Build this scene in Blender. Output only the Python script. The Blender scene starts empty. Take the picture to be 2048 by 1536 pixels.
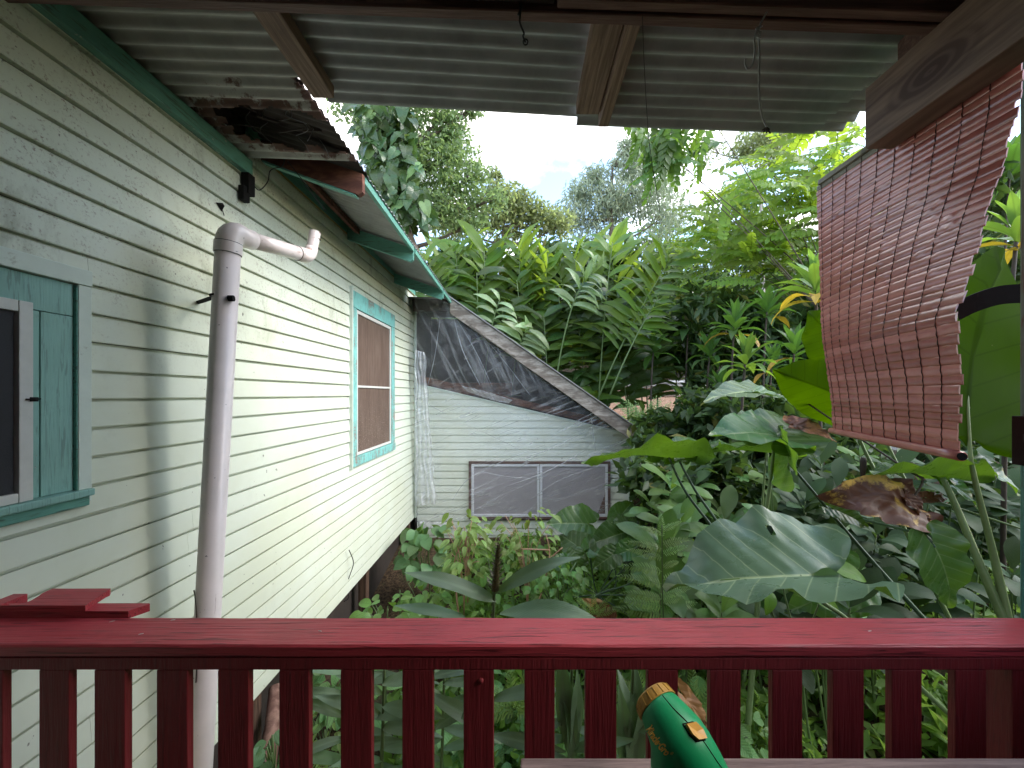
import bpy, bmesh, math, random
import numpy as np
from mathutils import Vector, Matrix, Quaternion, noise as mnoise
from mathutils.bvhtree import BVHTree

random.seed(7)
rng = np.random.default_rng(7)
PI = math.pi
SC = bpy.context.scene
COL = SC.collection

# ------------------------------------------------------------------ camera
cam_d = bpy.data.cameras.new('camera')
cam = bpy.data.objects.new('camera', cam_d)
COL.objects.link(cam)
cam.location = (0, 0, 0)
cam.rotation_euler = (PI / 2, 0, 0)
F = 770.0                       # focal length in photograph pixels
cam_d.sensor_width = 36
cam_d.lens = F / 2048 * 36
cam_d.shift_x = -21 / 2048
cam_d.shift_y = 20 / 2048
cam_d.clip_start = 0.05
cam_d.clip_end = 500
SC.camera = cam

# ------------------------------------------------------------------ light
SUN_DIR = Vector((0.82, -0.12, 0.66)).normalized()
sun_el = math.asin(SUN_DIR.z)
sun_az = math.atan2(SUN_DIR.x, SUN_DIR.y)
W = bpy.data.worlds.new('World')
SC.world = W
W.use_nodes = True
nt = W.node_tree
nt.nodes.clear()


def wn(t, **k):
    n = nt.nodes.new(t)
    for a, b in k.items():
        setattr(n, a, b)
    return n


def wl(a, b):
    nt.links.new(a, b)


w_out = wn('ShaderNodeOutputWorld')
w_bg = wn('ShaderNodeBackground')
w_bg.inputs[1].default_value = 0.15
sky = wn('ShaderNodeTexSky')
sky.sky_type = 'NISHITA'
sky.sun_disc = False
sky.sun_elevation = sun_el
sky.sun_rotation = sun_az
sky.altitude = 100
sky.air_density = 1.0
sky.dust_density = 0.6
tc = wn('ShaderNodeTexCoord')
sep = wn('ShaderNodeSeparateXYZ')
wl(tc.outputs['Generated'], sep.inputs[0])
zc = wn('ShaderNodeMath', operation='ADD'); wl(sep.outputs['Z'], zc.inputs[0]); zc.inputs[1].default_value = 0.22
zm = wn('ShaderNodeMath', operation='MAXIMUM'); wl(zc.outputs[0], zm.inputs[0]); zm.inputs[1].default_value = 0.06
dx = wn('ShaderNodeMath', operation='DIVIDE'); wl(sep.outputs['X'], dx.inputs[0]); wl(zm.outputs[0], dx.inputs[1])
dy = wn('ShaderNodeMath', operation='DIVIDE'); wl(sep.outputs['Y'], dy.inputs[0]); wl(zm.outputs[0], dy.inputs[1])
cmb = wn('ShaderNodeCombineXYZ'); wl(dx.outputs[0], cmb.inputs[0]); wl(dy.outputs[0], cmb.inputs[1])
cmb.inputs[2].default_value = 3.1
cn = wn('ShaderNodeTexNoise'); cn.inputs['Scale'].default_value = 1.6; cn.inputs['Detail'].default_value = 9
cn.inputs['Roughness'].default_value = 0.58; cn.inputs['Distortion'].default_value = 0.25
wl(cmb.outputs[0], cn.inputs['Vector'])
cr = wn('ShaderNodeValToRGB')
cr.color_ramp.elements[0].position = 0.44
cr.color_ramp.elements[1].position = 0.61
wl(cn.outputs['Fac'], cr.inputs[0])
# thin cloud glows around the veiled sun
dotn = wn('ShaderNodeVectorMath', operation='DOT_PRODUCT')
wl(tc.outputs['Generated'], dotn.inputs[0]); dotn.inputs[1].default_value = Vector((0.22, 1.0, 0.66)).normalized()
dmx = wn('ShaderNodeMath', operation='MAXIMUM'); wl(dotn.outputs['Value'], dmx.inputs[0]); dmx.inputs[1].default_value = 0.0
dpw = wn('ShaderNodeMath', operation='POWER'); wl(dmx.outputs[0], dpw.inputs[0]); dpw.inputs[1].default_value = 14.0
cn2 = wn('ShaderNodeTexNoise'); cn2.inputs['Scale'].default_value = 3.3; cn2.inputs['Detail'].default_value = 6
wl(cmb.outputs[0], cn2.inputs['Vector'])
cb1 = wn('ShaderNodeMath', operation='MULTIPLY_ADD'); cr2 = wn('ShaderNodeMapRange'); wl(cn2.outputs['Fac'], cr2.inputs[0]); cr2.inputs[1].default_value = 0.36; cr2.inputs[2].default_value = 0.62; wl(cr2.outputs[0], cb1.inputs[0]); cb1.inputs[1].default_value = 5.2; cb1.inputs[2].default_value = 0.9
cb2 = wn('ShaderNodeMath', operation='MULTIPLY_ADD'); wl(dpw.outputs[0], cb2.inputs[0]); cb2.inputs[1].default_value = 2.0; wl(cb1.outputs[0], cb2.inputs[2])
ccol = wn('ShaderNodeVectorMath', operation='SCALE'); ccol.inputs[0].default_value = (1.0, 0.975, 0.93); wl(cb2.outputs[0], ccol.inputs['Scale'])
wmix = wn('ShaderNodeMix', data_type='RGBA')
wl(cr.outputs[0], wmix.inputs[0]); wl(sky.outputs[0], wmix.inputs[6]); wl(ccol.outputs[0], wmix.inputs[7])
wl(wmix.outputs[2], w_bg.inputs[0])
wl(w_bg.outputs[0], w_out.inputs[0])

sd = bpy.data.lights.new('sun', 'SUN')
sd.energy = 0.75
sd.angle = math.radians(30)
sd.color = (1.0, 0.95, 0.88)
sun = bpy.data.objects.new('sun', sd)
COL.objects.link(sun)
sun.rotation_euler = (-SUN_DIR).to_track_quat('-Z', 'Y').to_euler()

SC.view_settings.view_transform = 'Standard'
SC.view_settings.look = 'None'
SC.view_settings.gamma = 1
SC.view_settings.use_curve_mapping = False
SC.view_settings.exposure = 2.3
SC.render.engine = 'CYCLES'
SC.cycles.max_bounces = 10
SC.cycles.diffuse_bounces = 5
SC.cycles.transmission_bounces = 6
SC.cycles.transparent_max_bounces = 12
SC.cycles.use_denoising = True


def P(px, py, Y):
    """point at depth Y seen at pixel px,py of the photograph"""
    return Vector(((px - 1045) / F * Y, Y, (788 - py) / F * Y))


# ------------------------------------------------------------------ node helpers
class NT:
    def __init__(s, name):
        s.m = bpy.data.materials.new(name)
        s.m.use_nodes = True
        s.t = s.m.node_tree
        s.t.nodes.clear()
        s.out = s.n('ShaderNodeOutputMaterial')

    def n(s, t, **k):
        x = s.t.nodes.new(t)
        for a, b in k.items():
            setattr(x, a, b)
        return x

    def link(s, a, b):
        s.t.links.new(a, b)

    def val(s, inp, v):
        if hasattr(v, 'is_output') or isinstance(v, bpy.types.NodeSocket):
            s.link(v, inp)
        else:
            inp.default_value = v

    def math(s, op, a, b=0.0, c=0.0):
        x = s.n('ShaderNodeMath', operation=op)
        s.val(x.inputs[0], a); s.val(x.inputs[1], b); s.val(x.inputs[2], c)
        return x.outputs[0]

    def noise(s, vec, scale, detail=4, rough=0.55, dist=0.0):
        x = s.n('ShaderNodeTexNoise')
        s.link(vec, x.inputs['Vector'])
        x.inputs['Scale'].default_value = scale
        x.inputs['Detail'].default_value = detail
        x.inputs['Roughness'].default_value = rough
        x.inputs['Distortion'].default_value = dist
        return x.outputs['Fac']

    def ramp(s, f, a, b):
        x = s.n('ShaderNodeMapRange')
        s.val(x.inputs[0], f)
        x.inputs[1].default_value = a; x.inputs[2].default_value = b
        x.interpolation_type = 'SMOOTHSTEP'
        return x.outputs[0]

    def mix(s, f, a, b, blend='MIX'):
        x = s.n('ShaderNodeMix', data_type='RGBA')
        x.blend_type = blend
        s.val(x.inputs[0], f)
        for i, v in ((6, a), (7, b)):
            if isinstance(v, tuple):
                x.inputs[i].default_value = (*v[:3], 1)
            else:
                s.link(v, x.inputs[i])
        return x.outputs[2]

    def pos(s):
        return s.n('ShaderNodeNewGeometry').outputs['Position']

    def scaled(s, vec, sc):
        x = s.n('ShaderNodeVectorMath', operation='MULTIPLY')
        s.link(vec, x.inputs[0]); x.inputs[1].default_value = sc
        return x.outputs[0]

    def bsdf(s, col, rough=0.6, bump=None, bstr=0.3, bdist=0.01, spec=0.5, metal=0.0):
        x = s.n('ShaderNodeBsdfPrincipled')
        if isinstance(col, tuple):
            x.inputs['Base Color'].default_value = (*col[:3], 1)
        else:
            s.link(col, x.inputs['Base Color'])
        s.val(x.inputs['Roughness'], rough)
        x.inputs['Specular IOR Level'].default_value = spec
        x.inputs['Metallic'].default_value = metal
        if bump is not None:
            b = s.n('ShaderNodeBump')
            b.inputs['Strength'].default_value = bstr
            b.inputs['Distance'].default_value = bdist
            s.link(bump, b.inputs['Height'])
            s.link(b.outputs[0], x.inputs['Normal'])
        return x

    def done(s, sh):
        s.link(sh.outputs[0] if not isinstance(sh, bpy.types.NodeSocket) else sh, s.out.inputs[0])
        return s.m


M = {}


def painted_wood(name, col, wear_col, wear=0.62, grain=(3, 45, 45), rough=0.45, dirt=(0.05, 0.04, 0.03), dirt_amt=0.35, crack=0.6):
    """old paint on timber; grain runs along the axis with the smallest scale"""
    k = NT(name)
    p = k.pos()
    g = k.noise(k.scaled(p, grain), 1.0, 6, 0.6, 0.4)
    g2 = k.noise(k.scaled(p, tuple(v * 2.3 for v in grain)), 1.0, 3, 0.5, 0.8)
    big = k.noise(p, 3.5, 5, 0.6)
    fine = k.noise(p, 60, 4, 0.7)
    w = k.math('ADD', k.math('MULTIPLY', fine, 0.5), k.math('MULTIPLY', big, 0.5))
    peel = k.ramp(k.math('ADD', k.math('MULTIPLY', w, 0.7), k.math('MULTIPLY', g, 0.3)), wear, wear + 0.035)
    c = k.mix(k.ramp(big, 0.35, 0.75), col, tuple(v * 0.82 for v in col))
    c = k.mix(k.math('MULTIPLY', k.ramp(g2, 0.56, 0.66), crack), c, dirt)
    c = k.mix(k.math('MULTIPLY', k.ramp(k.noise(p, 9, 6, 0.7), 0.55, 0.8), dirt_amt), c, dirt)
    c = k.mix(peel, c, wear_col)
    h = k.math('SUBTRACT', k.math('ADD', k.math('MULTIPLY', g, 0.5), k.math('MULTIPLY', g2, 0.5)), k.math('MULTIPLY', peel, 0.4))
    r = k.math('MULTIPLY_ADD', g, 0.25, rough - 0.1)
    return k.done(k.bsdf(c, r, h, 0.8, 0.006))


def raw_wood(name, col, dark, grain=(40, 2.5, 40), rough=0.75, stain=0.4):
    k = NT(name)
    p = k.pos()
    g = k.noise(k.scaled(p, grain), 1.0, 6, 0.65, 0.6)
    g2 = k.noise(k.scaled(p, tuple(v * 3.1 for v in grain)), 1.0, 3, 0.5, 0.3)
    big = k.noise(p, 4, 5, 0.6)
    c = k.mix(k.ramp(g, 0.38, 0.66), dark, col)
    c = k.mix(k.math('MULTIPLY', k.ramp(g2, 0.5, 0.7), 0.4), c, dark)
    c = k.mix(k.math('MULTIPLY', k.ramp(big, 0.5, 0.75), stain), c, tuple(v * 0.4 for v in dark))
    return k.done(k.bsdf(c, rough, k.math('ADD', g, g2), 0.5, 0.004, 0.3))


def siding_mat(name, col, along):
    """light mint lap siding: mildew, rusty speckle and scuffs"""
    k = NT(name)
    p = k.pos()
    sc = (1, 1, 1)
    st = (6, 1.2, 6) if along == 'Y' else (1.2, 6, 6)
    streak = k.noise(k.scaled(p, (1.5, 3.2, 1.6) if along == 'Y' else (3.2, 1.5, 1.6)), 1.0, 8, 0.72, 0.3)
    big = k.noise(p, 1.3, 5, 0.62, 0.3)
    mid = k.noise(p, 7, 6, 0.7, 0.2)
    fine = k.noise(p, 70, 4, 0.7)
    s = k.n('ShaderNodeSeparateXYZ'); k.link(p, s.inputs[0])
    c = k.mix(k.ramp(big, 0.35, 0.7), col, tuple(a * b for a, b in zip(col, (0.93, 0.92, 0.86))))
    # brown speckle where the wall stays damp (under the old eave)
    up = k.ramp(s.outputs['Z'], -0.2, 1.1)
    sp = k.math('MULTIPLY', k.ramp(fine, 0.52, 0.72), k.math('MULTIPLY', k.ramp(mid, 0.38, 0.58), up))
    c = k.mix(k.math('MULTIPLY', sp, 0.9), c, (0.16, 0.09, 0.05))
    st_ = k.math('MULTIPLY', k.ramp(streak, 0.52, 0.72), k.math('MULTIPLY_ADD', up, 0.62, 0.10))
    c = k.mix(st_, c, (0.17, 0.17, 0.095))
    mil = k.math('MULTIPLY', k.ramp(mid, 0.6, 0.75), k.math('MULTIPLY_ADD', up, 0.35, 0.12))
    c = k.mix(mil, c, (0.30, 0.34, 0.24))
    dk = k.math('MULTIPLY', k.ramp(k.noise(p, 28, 3, 0.5), 0.735, 0.76), 0.8)
    c = k.mix(dk, c, (0.10, 0.09, 0.07))
    h = k.noise(k.scaled(p, (8, 2, 8) if along == 'Y' else (2, 8, 8)), 1.0, 3, 0.6)
    return k.done(k.bsdf(c, 0.42, h, 0.12, 0.003, 0.4))


def leaf_mat(name, col, tcol, vein=(0.3, 0.4, 0.12), freq=9.0, slope=0.9, vstr=0.6, mid=0.012, trans=0.35,
             rough=0.4, brown=0.0, brown_col=(0.25, 0.11, 0.04), puck=0.35, spec=0.5, lw=0.1):
    col = tuple(x * 1.45 for x in col); tcol = tuple(min(.9, x * 1.25) for x in tcol); vein = tuple(min(.8, x * 1.3) for x in vein)
    k = NT(name)
    uv = k.n('ShaderNodeTexCoord').outputs['UV']
    s = k.n('ShaderNodeSeparateXYZ'); k.link(uv, s.inputs[0])
    a = k.math('ABSOLUTE', k.math('SUBTRACT', s.outputs['Y'], 0.5))
    t = k.math('SUBTRACT', s.outputs['X'], k.math('MULTIPLY', a, slope))
    f = k.math('ABSOLUTE', k.math('SUBTRACT', k.math('FRACT', k.math('MULTIPLY', t, freq)), 0.5))
    lat = k.ramp(f, lw, 0.0)
    latw = k.ramp(f, 0.5, 0.0)
    mr = k.ramp(a, mid, mid * 0.4)
    v = k.math('MAXIMUM', k.math('MULTIPLY', lat, 0.75), mr)
    oi = k.n('ShaderNodeObjectInfo').outputs['Random']
    p = k.pos()
    nz = k.noise(p, 9, 4, 0.6)
    fn = k.noise(p, 120, 3, 0.6)
    rnd = k.math('ADD', k.math('MULTIPLY', oi, 0.6), k.math('MULTIPLY', nz, 0.4))
    c = k.mix(rnd, tuple(x * 0.62 for x in col), tuple(min(1, x * 1.45) for x in col))
    hs = k.n('ShaderNodeHueSaturation'); k.link(c, hs.inputs['Color'])
    k.link(k.math('MULTIPLY_ADD', oi, 0.05, 0.475), hs.inputs['Hue']); puck *= 0.5; hs.inputs['Saturation'].default_value = 0.95
    c = hs.outputs[0]
    c = k.mix(k.math('MULTIPLY', v, vstr), c, vein)
    tt = k.mix(rnd, tuple(x * 0.7 for x in tcol), tuple(min(1, x * 1.3) for x in tcol))
    tt = k.mix(k.math('MULTIPLY', v, 0.5), tt, tuple(x * 0.35 for x in tcol))
    if brown > 0:
        edge = k.noise(p, 5, 5, 0.65, 0.5)
        bm = k.ramp(edge, 1 - brown - 0.05, 1 - brown + 0.05)
        bc = k.mix(k.noise(p, 14, 5, 0.7), brown_col, tuple(x * 0.3 for x in brown_col))
        c = k.mix(bm, c, bc); tt = k.mix(bm, tt, tuple(x * 0.6 for x in brown_col))
    bk = k.n('ShaderNodeNewGeometry').outputs['Backfacing']
    c = k.mix(k.math('MULTIPLY', bk, 0.45), c, tuple(min(1, x * 1.3 + 0.012) for x in col))
    spots = k.math('MULTIPLY', k.ramp(k.noise(p, 33, 2, 0.5), 0.74, 0.78), 0.6)
    c = k.mix(spots, c, (0.30, 0.27, 0.16))
    h = k.math('ADD', k.math('MULTIPLY', latw, -1.0), k.math('MULTIPLY', fn, 0.25))
    r = k.math('MULTIPLY_ADD', nz, 0.3, rough - 0.15)
    b = k.bsdf(c, r, h, puck, 0.006, spec)
    tr = k.n('ShaderNodeBsdfTranslucent'); k.link(tt, tr.inputs[0])
    mx = k.n('ShaderNodeMixShader'); mx.inputs[0].default_value = trans
    k.link(b.outputs[0], mx.inputs[1]); k.link(tr.outputs[0], mx.inputs[2])
    return k.done(mx)


def mass_leaf_mat(name, col, tcol, trans=0.4, rough=0.5, var=0.7):
    col = tuple(x * 1.5 for x in col); tcol = tuple(min(.9, x * 1.4) for x in tcol)
    k = NT(name)
    g = k.n('ShaderNodeNewGeometry')
    r = g.outputs['Random Per Island']
    nz = k.noise(g.outputs['Position'], 1.2, 3, 0.6)
    f = k.math('ADD', k.math('MULTIPLY', r, 0.6), k.math('MULTIPLY', nz, 0.4))
    c = k.mix(f, tuple(x * (1 - var * 0.6) for x in col), tuple(min(1, x * (1 + var)) for x in col))
    tt = k.mix(f, tuple(x * 0.7 for x in tcol), tuple(min(1, x * 1.35) for x in tcol))
    yl = k.ramp(r, 0.95, 0.97)
    c = k.mix(k.math('MULTIPLY', yl, 0.6), c, (0.25, 0.2, 0.04))
    b = k.bsdf(c, rough, spec=0.4)
    tr = k.n('ShaderNodeBsdfTranslucent'); k.link(tt, tr.inputs[0])
    mx = k.n('ShaderNodeMixShader'); mx.inputs[0].default_value = trans
    k.link(b.outputs[0], mx.inputs[1]); k.link(tr.outputs[0], mx.inputs[2])
    return k.done(mx)


def simple(name, col, rough=0.5, metal=0.0, nscale=20, var=0.25, bump=0.15, spec=0.5, dirt=None, dirt_at=0.6):
    k = NT(name)
    p = k.pos()
    nz = k.noise(p, nscale, 5, 0.6)
    c = k.mix(nz, tuple(x * (1 - var) for x in col), tuple(min(1, x * (1 + var)) for x in col))
    if dirt:
        d = k.ramp(k.noise(p, nscale * 0.6, 6, 0.7, 0.3), dirt_at, dirt_at + 0.12)
        c = k.mix(k.math('MULTIPLY', d, 0.8), c, dirt)
    return k.done(k.bsdf(c, rough, nz, bump, 0.004, spec, metal))


# --- building materials
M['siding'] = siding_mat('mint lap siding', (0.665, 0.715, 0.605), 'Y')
M['siding_x'] = siding_mat('mint lap siding of the lean-to', (0.80, 0.84, 0.78), 'X')  # paler than the house siding, extra light put into its colour
M['green_trim'] = painted_wood('green trim paint', (0.12, 0.33, 0.26), (0.42, 0.40, 0.33), 0.60, (40, 3, 40))
M['green_trim_x'] = painted_wood('green trim paint cross grain', (0.12, 0.33, 0.26), (0.30, 0.28, 0.23), 0.60, (3, 40, 40))
M['turq'] = painted_wood('turquoise window paint', (0.25, 0.47, 0.41), (0.40, 0.38, 0.33), 0.60, (45, 45, 3), 0.5, crack=0.35)
M['turq_peel'] = painted_wood('peeling turquoise paint', (0.22, 0.56, 0.52), (0.30, 0.22, 0.18), 0.525, (45, 45, 3), 0.5)
M['white_frame'] = simple('white screen frame', (0.62, 0.62, 0.58), 0.45, 0, 25, 0.12, dirt=(0.25, 0.22, 0.18), dirt_at=0.62)
M['alu_frame'] = simple('pale aluminium frame', (0.72, 0.72, 0.78), 0.4, 0, 25, 0.08)
M['trim_white'] = simple('pale mint trim', (0.62, 0.70, 0.62), 0.45, 0, 15, 0.1, dirt=(0.25, 0.25, 0.16), dirt_at=0.6)
M['screen_dark'] = simple('dark insect screen', (0.028, 0.028, 0.032), 0.75, 0, 300, 0.5, 0.3)
M['screen_grey'] = simple('grey insect screen', (0.36, 0.33, 0.36), 0.8, 0, 300, 0.3, 0.3)


def rusty_screen():
    k = NT('rust brown window screen')
    p = k.pos()
    s = k.n('ShaderNodeSeparateXYZ'); k.link(p, s.inputs[0])
    f = k.noise(p, 55, 3, 0.6)
    st = k.noise(k.scaled(p, (5, 22, 3)), 1.0, 5, 0.65)
    c = k.mix(k.ramp(st, 0.35, 0.7), (0.10, 0.062, 0.045), (0.15, 0.105, 0.08))
    low = k.ramp(s.outputs['Z'], 0.2, -0.75)
    sp = k.math('MULTIPLY', k.ramp(f, 0.60, 0.66), low)
    c = k.mix(sp, c, (0.42, 0.34, 0.27))
    return k.done(k.bsdf(c, 0.6, f, 0.2, 0.003))


M['screen_rust'] = rusty_screen()
M['brown_trim'] = raw_wood('brown weathered window trim', (0.18, 0.10, 0.085), (0.08, 0.04, 0.035), (3, 40, 40))
M['barge'] = raw_wood('grey weathered barge board', (0.42, 0.38, 0.33), (0.17, 0.14, 0.115), (4, 40, 14), 0.8, 0.5)
M['rafter'] = raw_wood('bare rafter timber', (0.32, 0.215, 0.16), (0.16, 0.10, 0.072), (45, 2.0, 45), 0.7, 0.35)
M['header'] = raw_wood('brown stained header timber', (0.19, 0.105, 0.085), (0.11, 0.058, 0.048), (2, 40, 40), 0.6, 0.3)
M['post_wood'] = raw_wood('dark post timber', (0.15, 0.09, 0.06), (0.06, 0.035, 0.025), (40, 40, 3), 0.8, 0.5)
M['bench'] = raw_wood('grey brown bench plank', (0.30, 0.215, 0.19), (0.16, 0.105, 0.095), (3, 45, 45), 0.65, 0.3)
M['log'] = raw_wood('pinkish bare log', (0.34, 0.20, 0.15), (0.16, 0.08, 0.06), (12, 12, 4), 0.8, 0.3)
M['rot_wood'] = raw_wood('rotten red brown timber', (0.22, 0.095, 0.06), (0.09, 0.035, 0.025), (4, 30, 14), 0.85, 0.4)
M['dark_wood'] = simple('dark unpainted boards', (0.045, 0.035, 0.03), 0.9, 0, 10, 0.4)
M['black'] = simple('black strap plastic', (0.006, 0.006, 0.006), 0.85, 0, 30, 0.5, spec=0.2, dirt=(0.06, 0.04, 0.03), dirt_at=0.62)
M['black_iron'] = simple('rusty black iron', (0.010, 0.009, 0.009), 0.75, 0.0, 25, 0.5, 0.4, spec=0.2, dirt=(0.10, 0.05, 0.03), dirt_at=0.66)
M['wire'] = simple('dull wire', (0.12, 0.12, 0.125), 0.5, 0.5, 40, 0.3)
M['dark_wire'] = simple('dark wire', (0.03, 0.028, 0.03), 0.6, 0.2, 40, 0.3)
M['cord_white'] = simple('grey cord', (0.42, 0.42, 0.42), 0.8, 0, 60, 0.3)
M['ochre'] = simple('ochre caulk line', (0.30, 0.22, 0.08), 0.8, 0, 20, 0.3)


def beam_mat():
    k = NT('heavy brown beam with a knot')
    p = k.pos()
    mp = k.n('ShaderNodeVectorMath', operation='SUBTRACT'); k.link(p, mp.inputs[0]); mp.inputs[1].default_value = (1.44, 1.36, 1.14)
    ln = k.n('ShaderNodeVectorMath', operation='LENGTH'); k.link(k.scaled(mp.outputs[0], (1, 0.7, 1.5)), ln.inputs[0])
    d = ln.outputs['Value']
    bend = k.math('DIVIDE', 0.03, k.math('ADD', k.math('MULTIPLY', d, d), 0.02))
    g = k.noise(k.scaled(p, (18, 2.0, 30)), 1.0, 6, 0.6, 0.8)
    rings = k.math('SINE', k.math('MULTIPLY', d, 160))
    near = k.ramp(d, 0.14, 0.02)
    f = k.math('ADD', k.math('MULTIPLY', k.math('SUBTRACT', 1.0, near), g), k.math('MULTIPLY', near, k.math('MULTIPLY_ADD', rings, 0.25, 0.35)))
    c = k.mix(k.ramp(f, 0.3, 0.7), (0.13, 0.078, 0.058), (0.27, 0.175, 0.13))
    c = k.mix(k.math('MULTIPLY', near, 0.6), c, (0.05, 0.02, 0.018))
    return k.done(k.bsdf(c, 0.6, f, 0.25, 0.004, 0.3))


M['beam'] = beam_mat()
M['red'] = painted_wood('dark red porch paint', (0.44, 0.046, 0.062), (0.12, 0.02, 0.022), 0.63, (2.2, 60, 60), 0.42, (0.06, 0.006, 0.01), 0.25, 0.75)
M['red_v'] = painted_wood('dark red baluster paint', (0.21, 0.018, 0.024), (0.12, 0.03, 0.03), 0.66, (50, 50, 3), 0.5, (0.06, 0.006, 0.01), 0.3, 0.3)  # deeper red than the worn cap, darkened further for shade on the fronts
M['post_green'] = painted_wood('blue green post paint', (0.07, 0.25, 0.22), (0.1, 0.1, 0.09), 0.62, (50, 50, 3), 0.5)


def sheet_mat(name, col, rust=0.0, hx=None):
    k = NT(name)
    p = k.pos()
    n1 = k.noise(p, 5, 6, 0.65, 0.2)
    n2 = k.noise(k.scaled(p, (1.2, 9, 4)), 1.0, 4, 0.6)
    c = k.mix(k.ramp(n1, 0.3, 0.75), col, tuple(x * 0.72 for x in col))
    c = k.mix(k.math('MULTIPLY', k.ramp(n2, 0.55, 0.8), 0.3), c, (0.2, 0.17, 0.13))
    if rust:
        at = k.n('ShaderNodeAttribute'); at.attribute_name = 'rust'
        rr = k.math('MULTIPLY', k.ramp(k.math('ADD', at.outputs['Fac'], k.math('MULTIPLY', k.math('SUBTRACT', k.noise(p, 22, 6, 0.7), 0.5), 1.3)), 0.38, 0.6), 0.92)
        rc = k.mix(k.noise(p, 35, 5, 0.7), (0.02, 0.012, 0.01), (0.15, 0.05, 0.025))
        c = k.mix(rr, c, rc)
    return k.done(k.bsdf(c, 0.55, n1, 0.1, 0.003, 0.4, 0.15))


M['sheet'] = sheet_mat('pale corrugated sheet', (0.43, 0.445, 0.455))
M['sheet_rust'] = sheet_mat('rotting corrugated sheet', (0.40, 0.39, 0.36), 1.0)
M['sheet_eave'] = sheet_mat('grey corrugated roofing', (0.33, 0.32, 0.31))


def pvc_mat():
    k = NT('scuffed pinkish white plastic pipe')
    p = k.pos()
    n1 = k.noise(p, 6, 5, 0.6)
    sp = k.ramp(k.noise(p, 45, 3, 0.6), 0.71, 0.735)
    scr = k.ramp(k.noise(k.scaled(p, (60, 60, 7)), 1.0, 3, 0.6, 1.2), 0.72, 0.75)
    s = k.n('ShaderNodeSeparateXYZ'); k.link(p, s.inputs[0])
    c = k.mix(k.ramp(n1, 0.3, 0.7), (0.83, 0.74, 0.71), (0.75, 0.68, 0.65))
    rs = k.math('MULTIPLY', k.ramp(k.noise(k.scaled(p, (30, 9, 30)), 1.0, 5, 0.7), 0.5, 0.7), k.math('MULTIPLY', k.ramp(s.outputs['Z'], 0.84, 0.95), k.ramp(s.outputs['Y'], 2.08, 2.2)))
    c = k.mix(rs, c, (0.28, 0.12, 0.06))
    c = k.mix(k.math('MULTIPLY', sp, 0.85), c, (0.06, 0.045, 0.04))
    c = k.mix(k.math('MULTIPLY', scr, 0.6), c, (0.22, 0.10, 0.10))
    return k.done(k.bsdf(c, 0.3, n1, 0.05, 0.003, 0.5))


M['pvc'] = pvc_mat()
M['ink'] = simple('black printed ink', (0.06, 0.05, 0.05), 0.6)


def film_mat(name, base, amp):
    """clear sheeting, glossy, its creases whitened to stand in for sky glints"""
    k = NT(name)
    p = k.pos()
    n = k.noise(k.scaled(p, (3, 3, 6)), 1.0, 5, 0.6, 0.5)
    s = k.n('ShaderNodeSeparateXYZ'); k.link(p, s.inputs[0])

    def crease(ang, sc, lo, seed):
        mp = k.n('ShaderNodeMapping'); k.link(p, mp.inputs[0])
        mp.inputs['Rotation'].default_value = (0, math.radians(ang), 0)
        mp.inputs['Location'].default_value = (seed, 0, seed)
        f = k.noise(k.scaled(mp.outputs[0], (0.45, 0.3, sc)), 1.0, 2, 0.5, 0.35)
        a = k.math('ABSOLUTE', k.math('SUBTRACT', f, 0.5))
        return k.ramp(a, lo, 0.0), f
    c1, f1 = crease(22, 6, 0.030, 1.0)
    c2, f2 = crease(-66, 4, 0.05, 4.0)
    c3, f3 = crease(34, 3, 0.005, 7.0)
    low = k.ramp(s.outputs['Z'], 0.35, -0.25)
    hi = k.math('SUBTRACT', 1.0, low)
    patch = k.ramp(k.noise(p, 1.7, 3, 0.5), 0.36, 0.56)
    cr_ = k.math('MAXIMUM', k.math('MULTIPLY', k.math('MULTIPLY', k.math('MULTIPLY', c1, 0.6), low), patch), k.math('MAXIMUM', k.math('MULTIPLY', k.math('MULTIPLY', c2, hi), 0.30), k.math('MULTIPLY', c3, 0.4)))  # crease whiteness paints the sky's reflection along the folds
    h = k.math('ADD', k.math('MULTIPLY', f1, low), k.math('MULTIPLY', f2, hi))
    gl = k.bsdf((0.86, 0.88, 0.92), 0.10, h, 1.0, 0.06, 0.9)
    tp = k.n('ShaderNodeBsdfTransparent')
    mx = k.n('ShaderNodeMixShader')
    k.link(k.math('ADD', k.math('ADD', k.math('MULTIPLY_ADD', k.ramp(n, 0.42, 0.75), amp, base), k.math('MULTIPLY', hi, 0.03)), k.math('MULTIPLY', cr_, 0.45)), mx.inputs[0])
    k.link(tp.outputs[0], mx.inputs[1]); k.link(gl.outputs[0], mx.inputs[2])
    return k.done(mx)


M['film'] = film_mat('clear plastic sheeting', 0.05, 0.09)
M['film_milky'] = film_mat('bunched plastic sheeting', 0.34, 0.25)


def bamboo_mat():
    k = NT('reddish bamboo slat')
    p = k.pos()
    oi = k.n('ShaderNodeObjectInfo').outputs['Random']
    g = k.noise(k.scaled(p, (4, 4, 90)), 1.0, 4, 0.6)
    b = k.noise(p, 11, 5, 0.65)
    f = k.math('ADD', k.math('MULTIPLY', oi, 0.5), k.math('MULTIPLY', b, 0.5))
    c = k.mix(k.ramp(f, 0.2, 0.8), (0.38, 0.105, 0.088), (0.62, 0.225, 0.195))
    c = k.mix(k.math('MULTIPLY', k.ramp(g, 0.5, 0.75), 0.4), c, (0.09, 0.025, 0.02))
    wx = k.ramp(k.noise(p, 24, 6, 0.72, 0.4), 0.62, 0.7)
    c = k.mix(k.math('MULTIPLY', wx, 0.55), c, (0.36, 0.24, 0.2))
    return k.done(k.bsdf(c, 0.20, g, 0.15, 0.002, 0.8))


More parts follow.
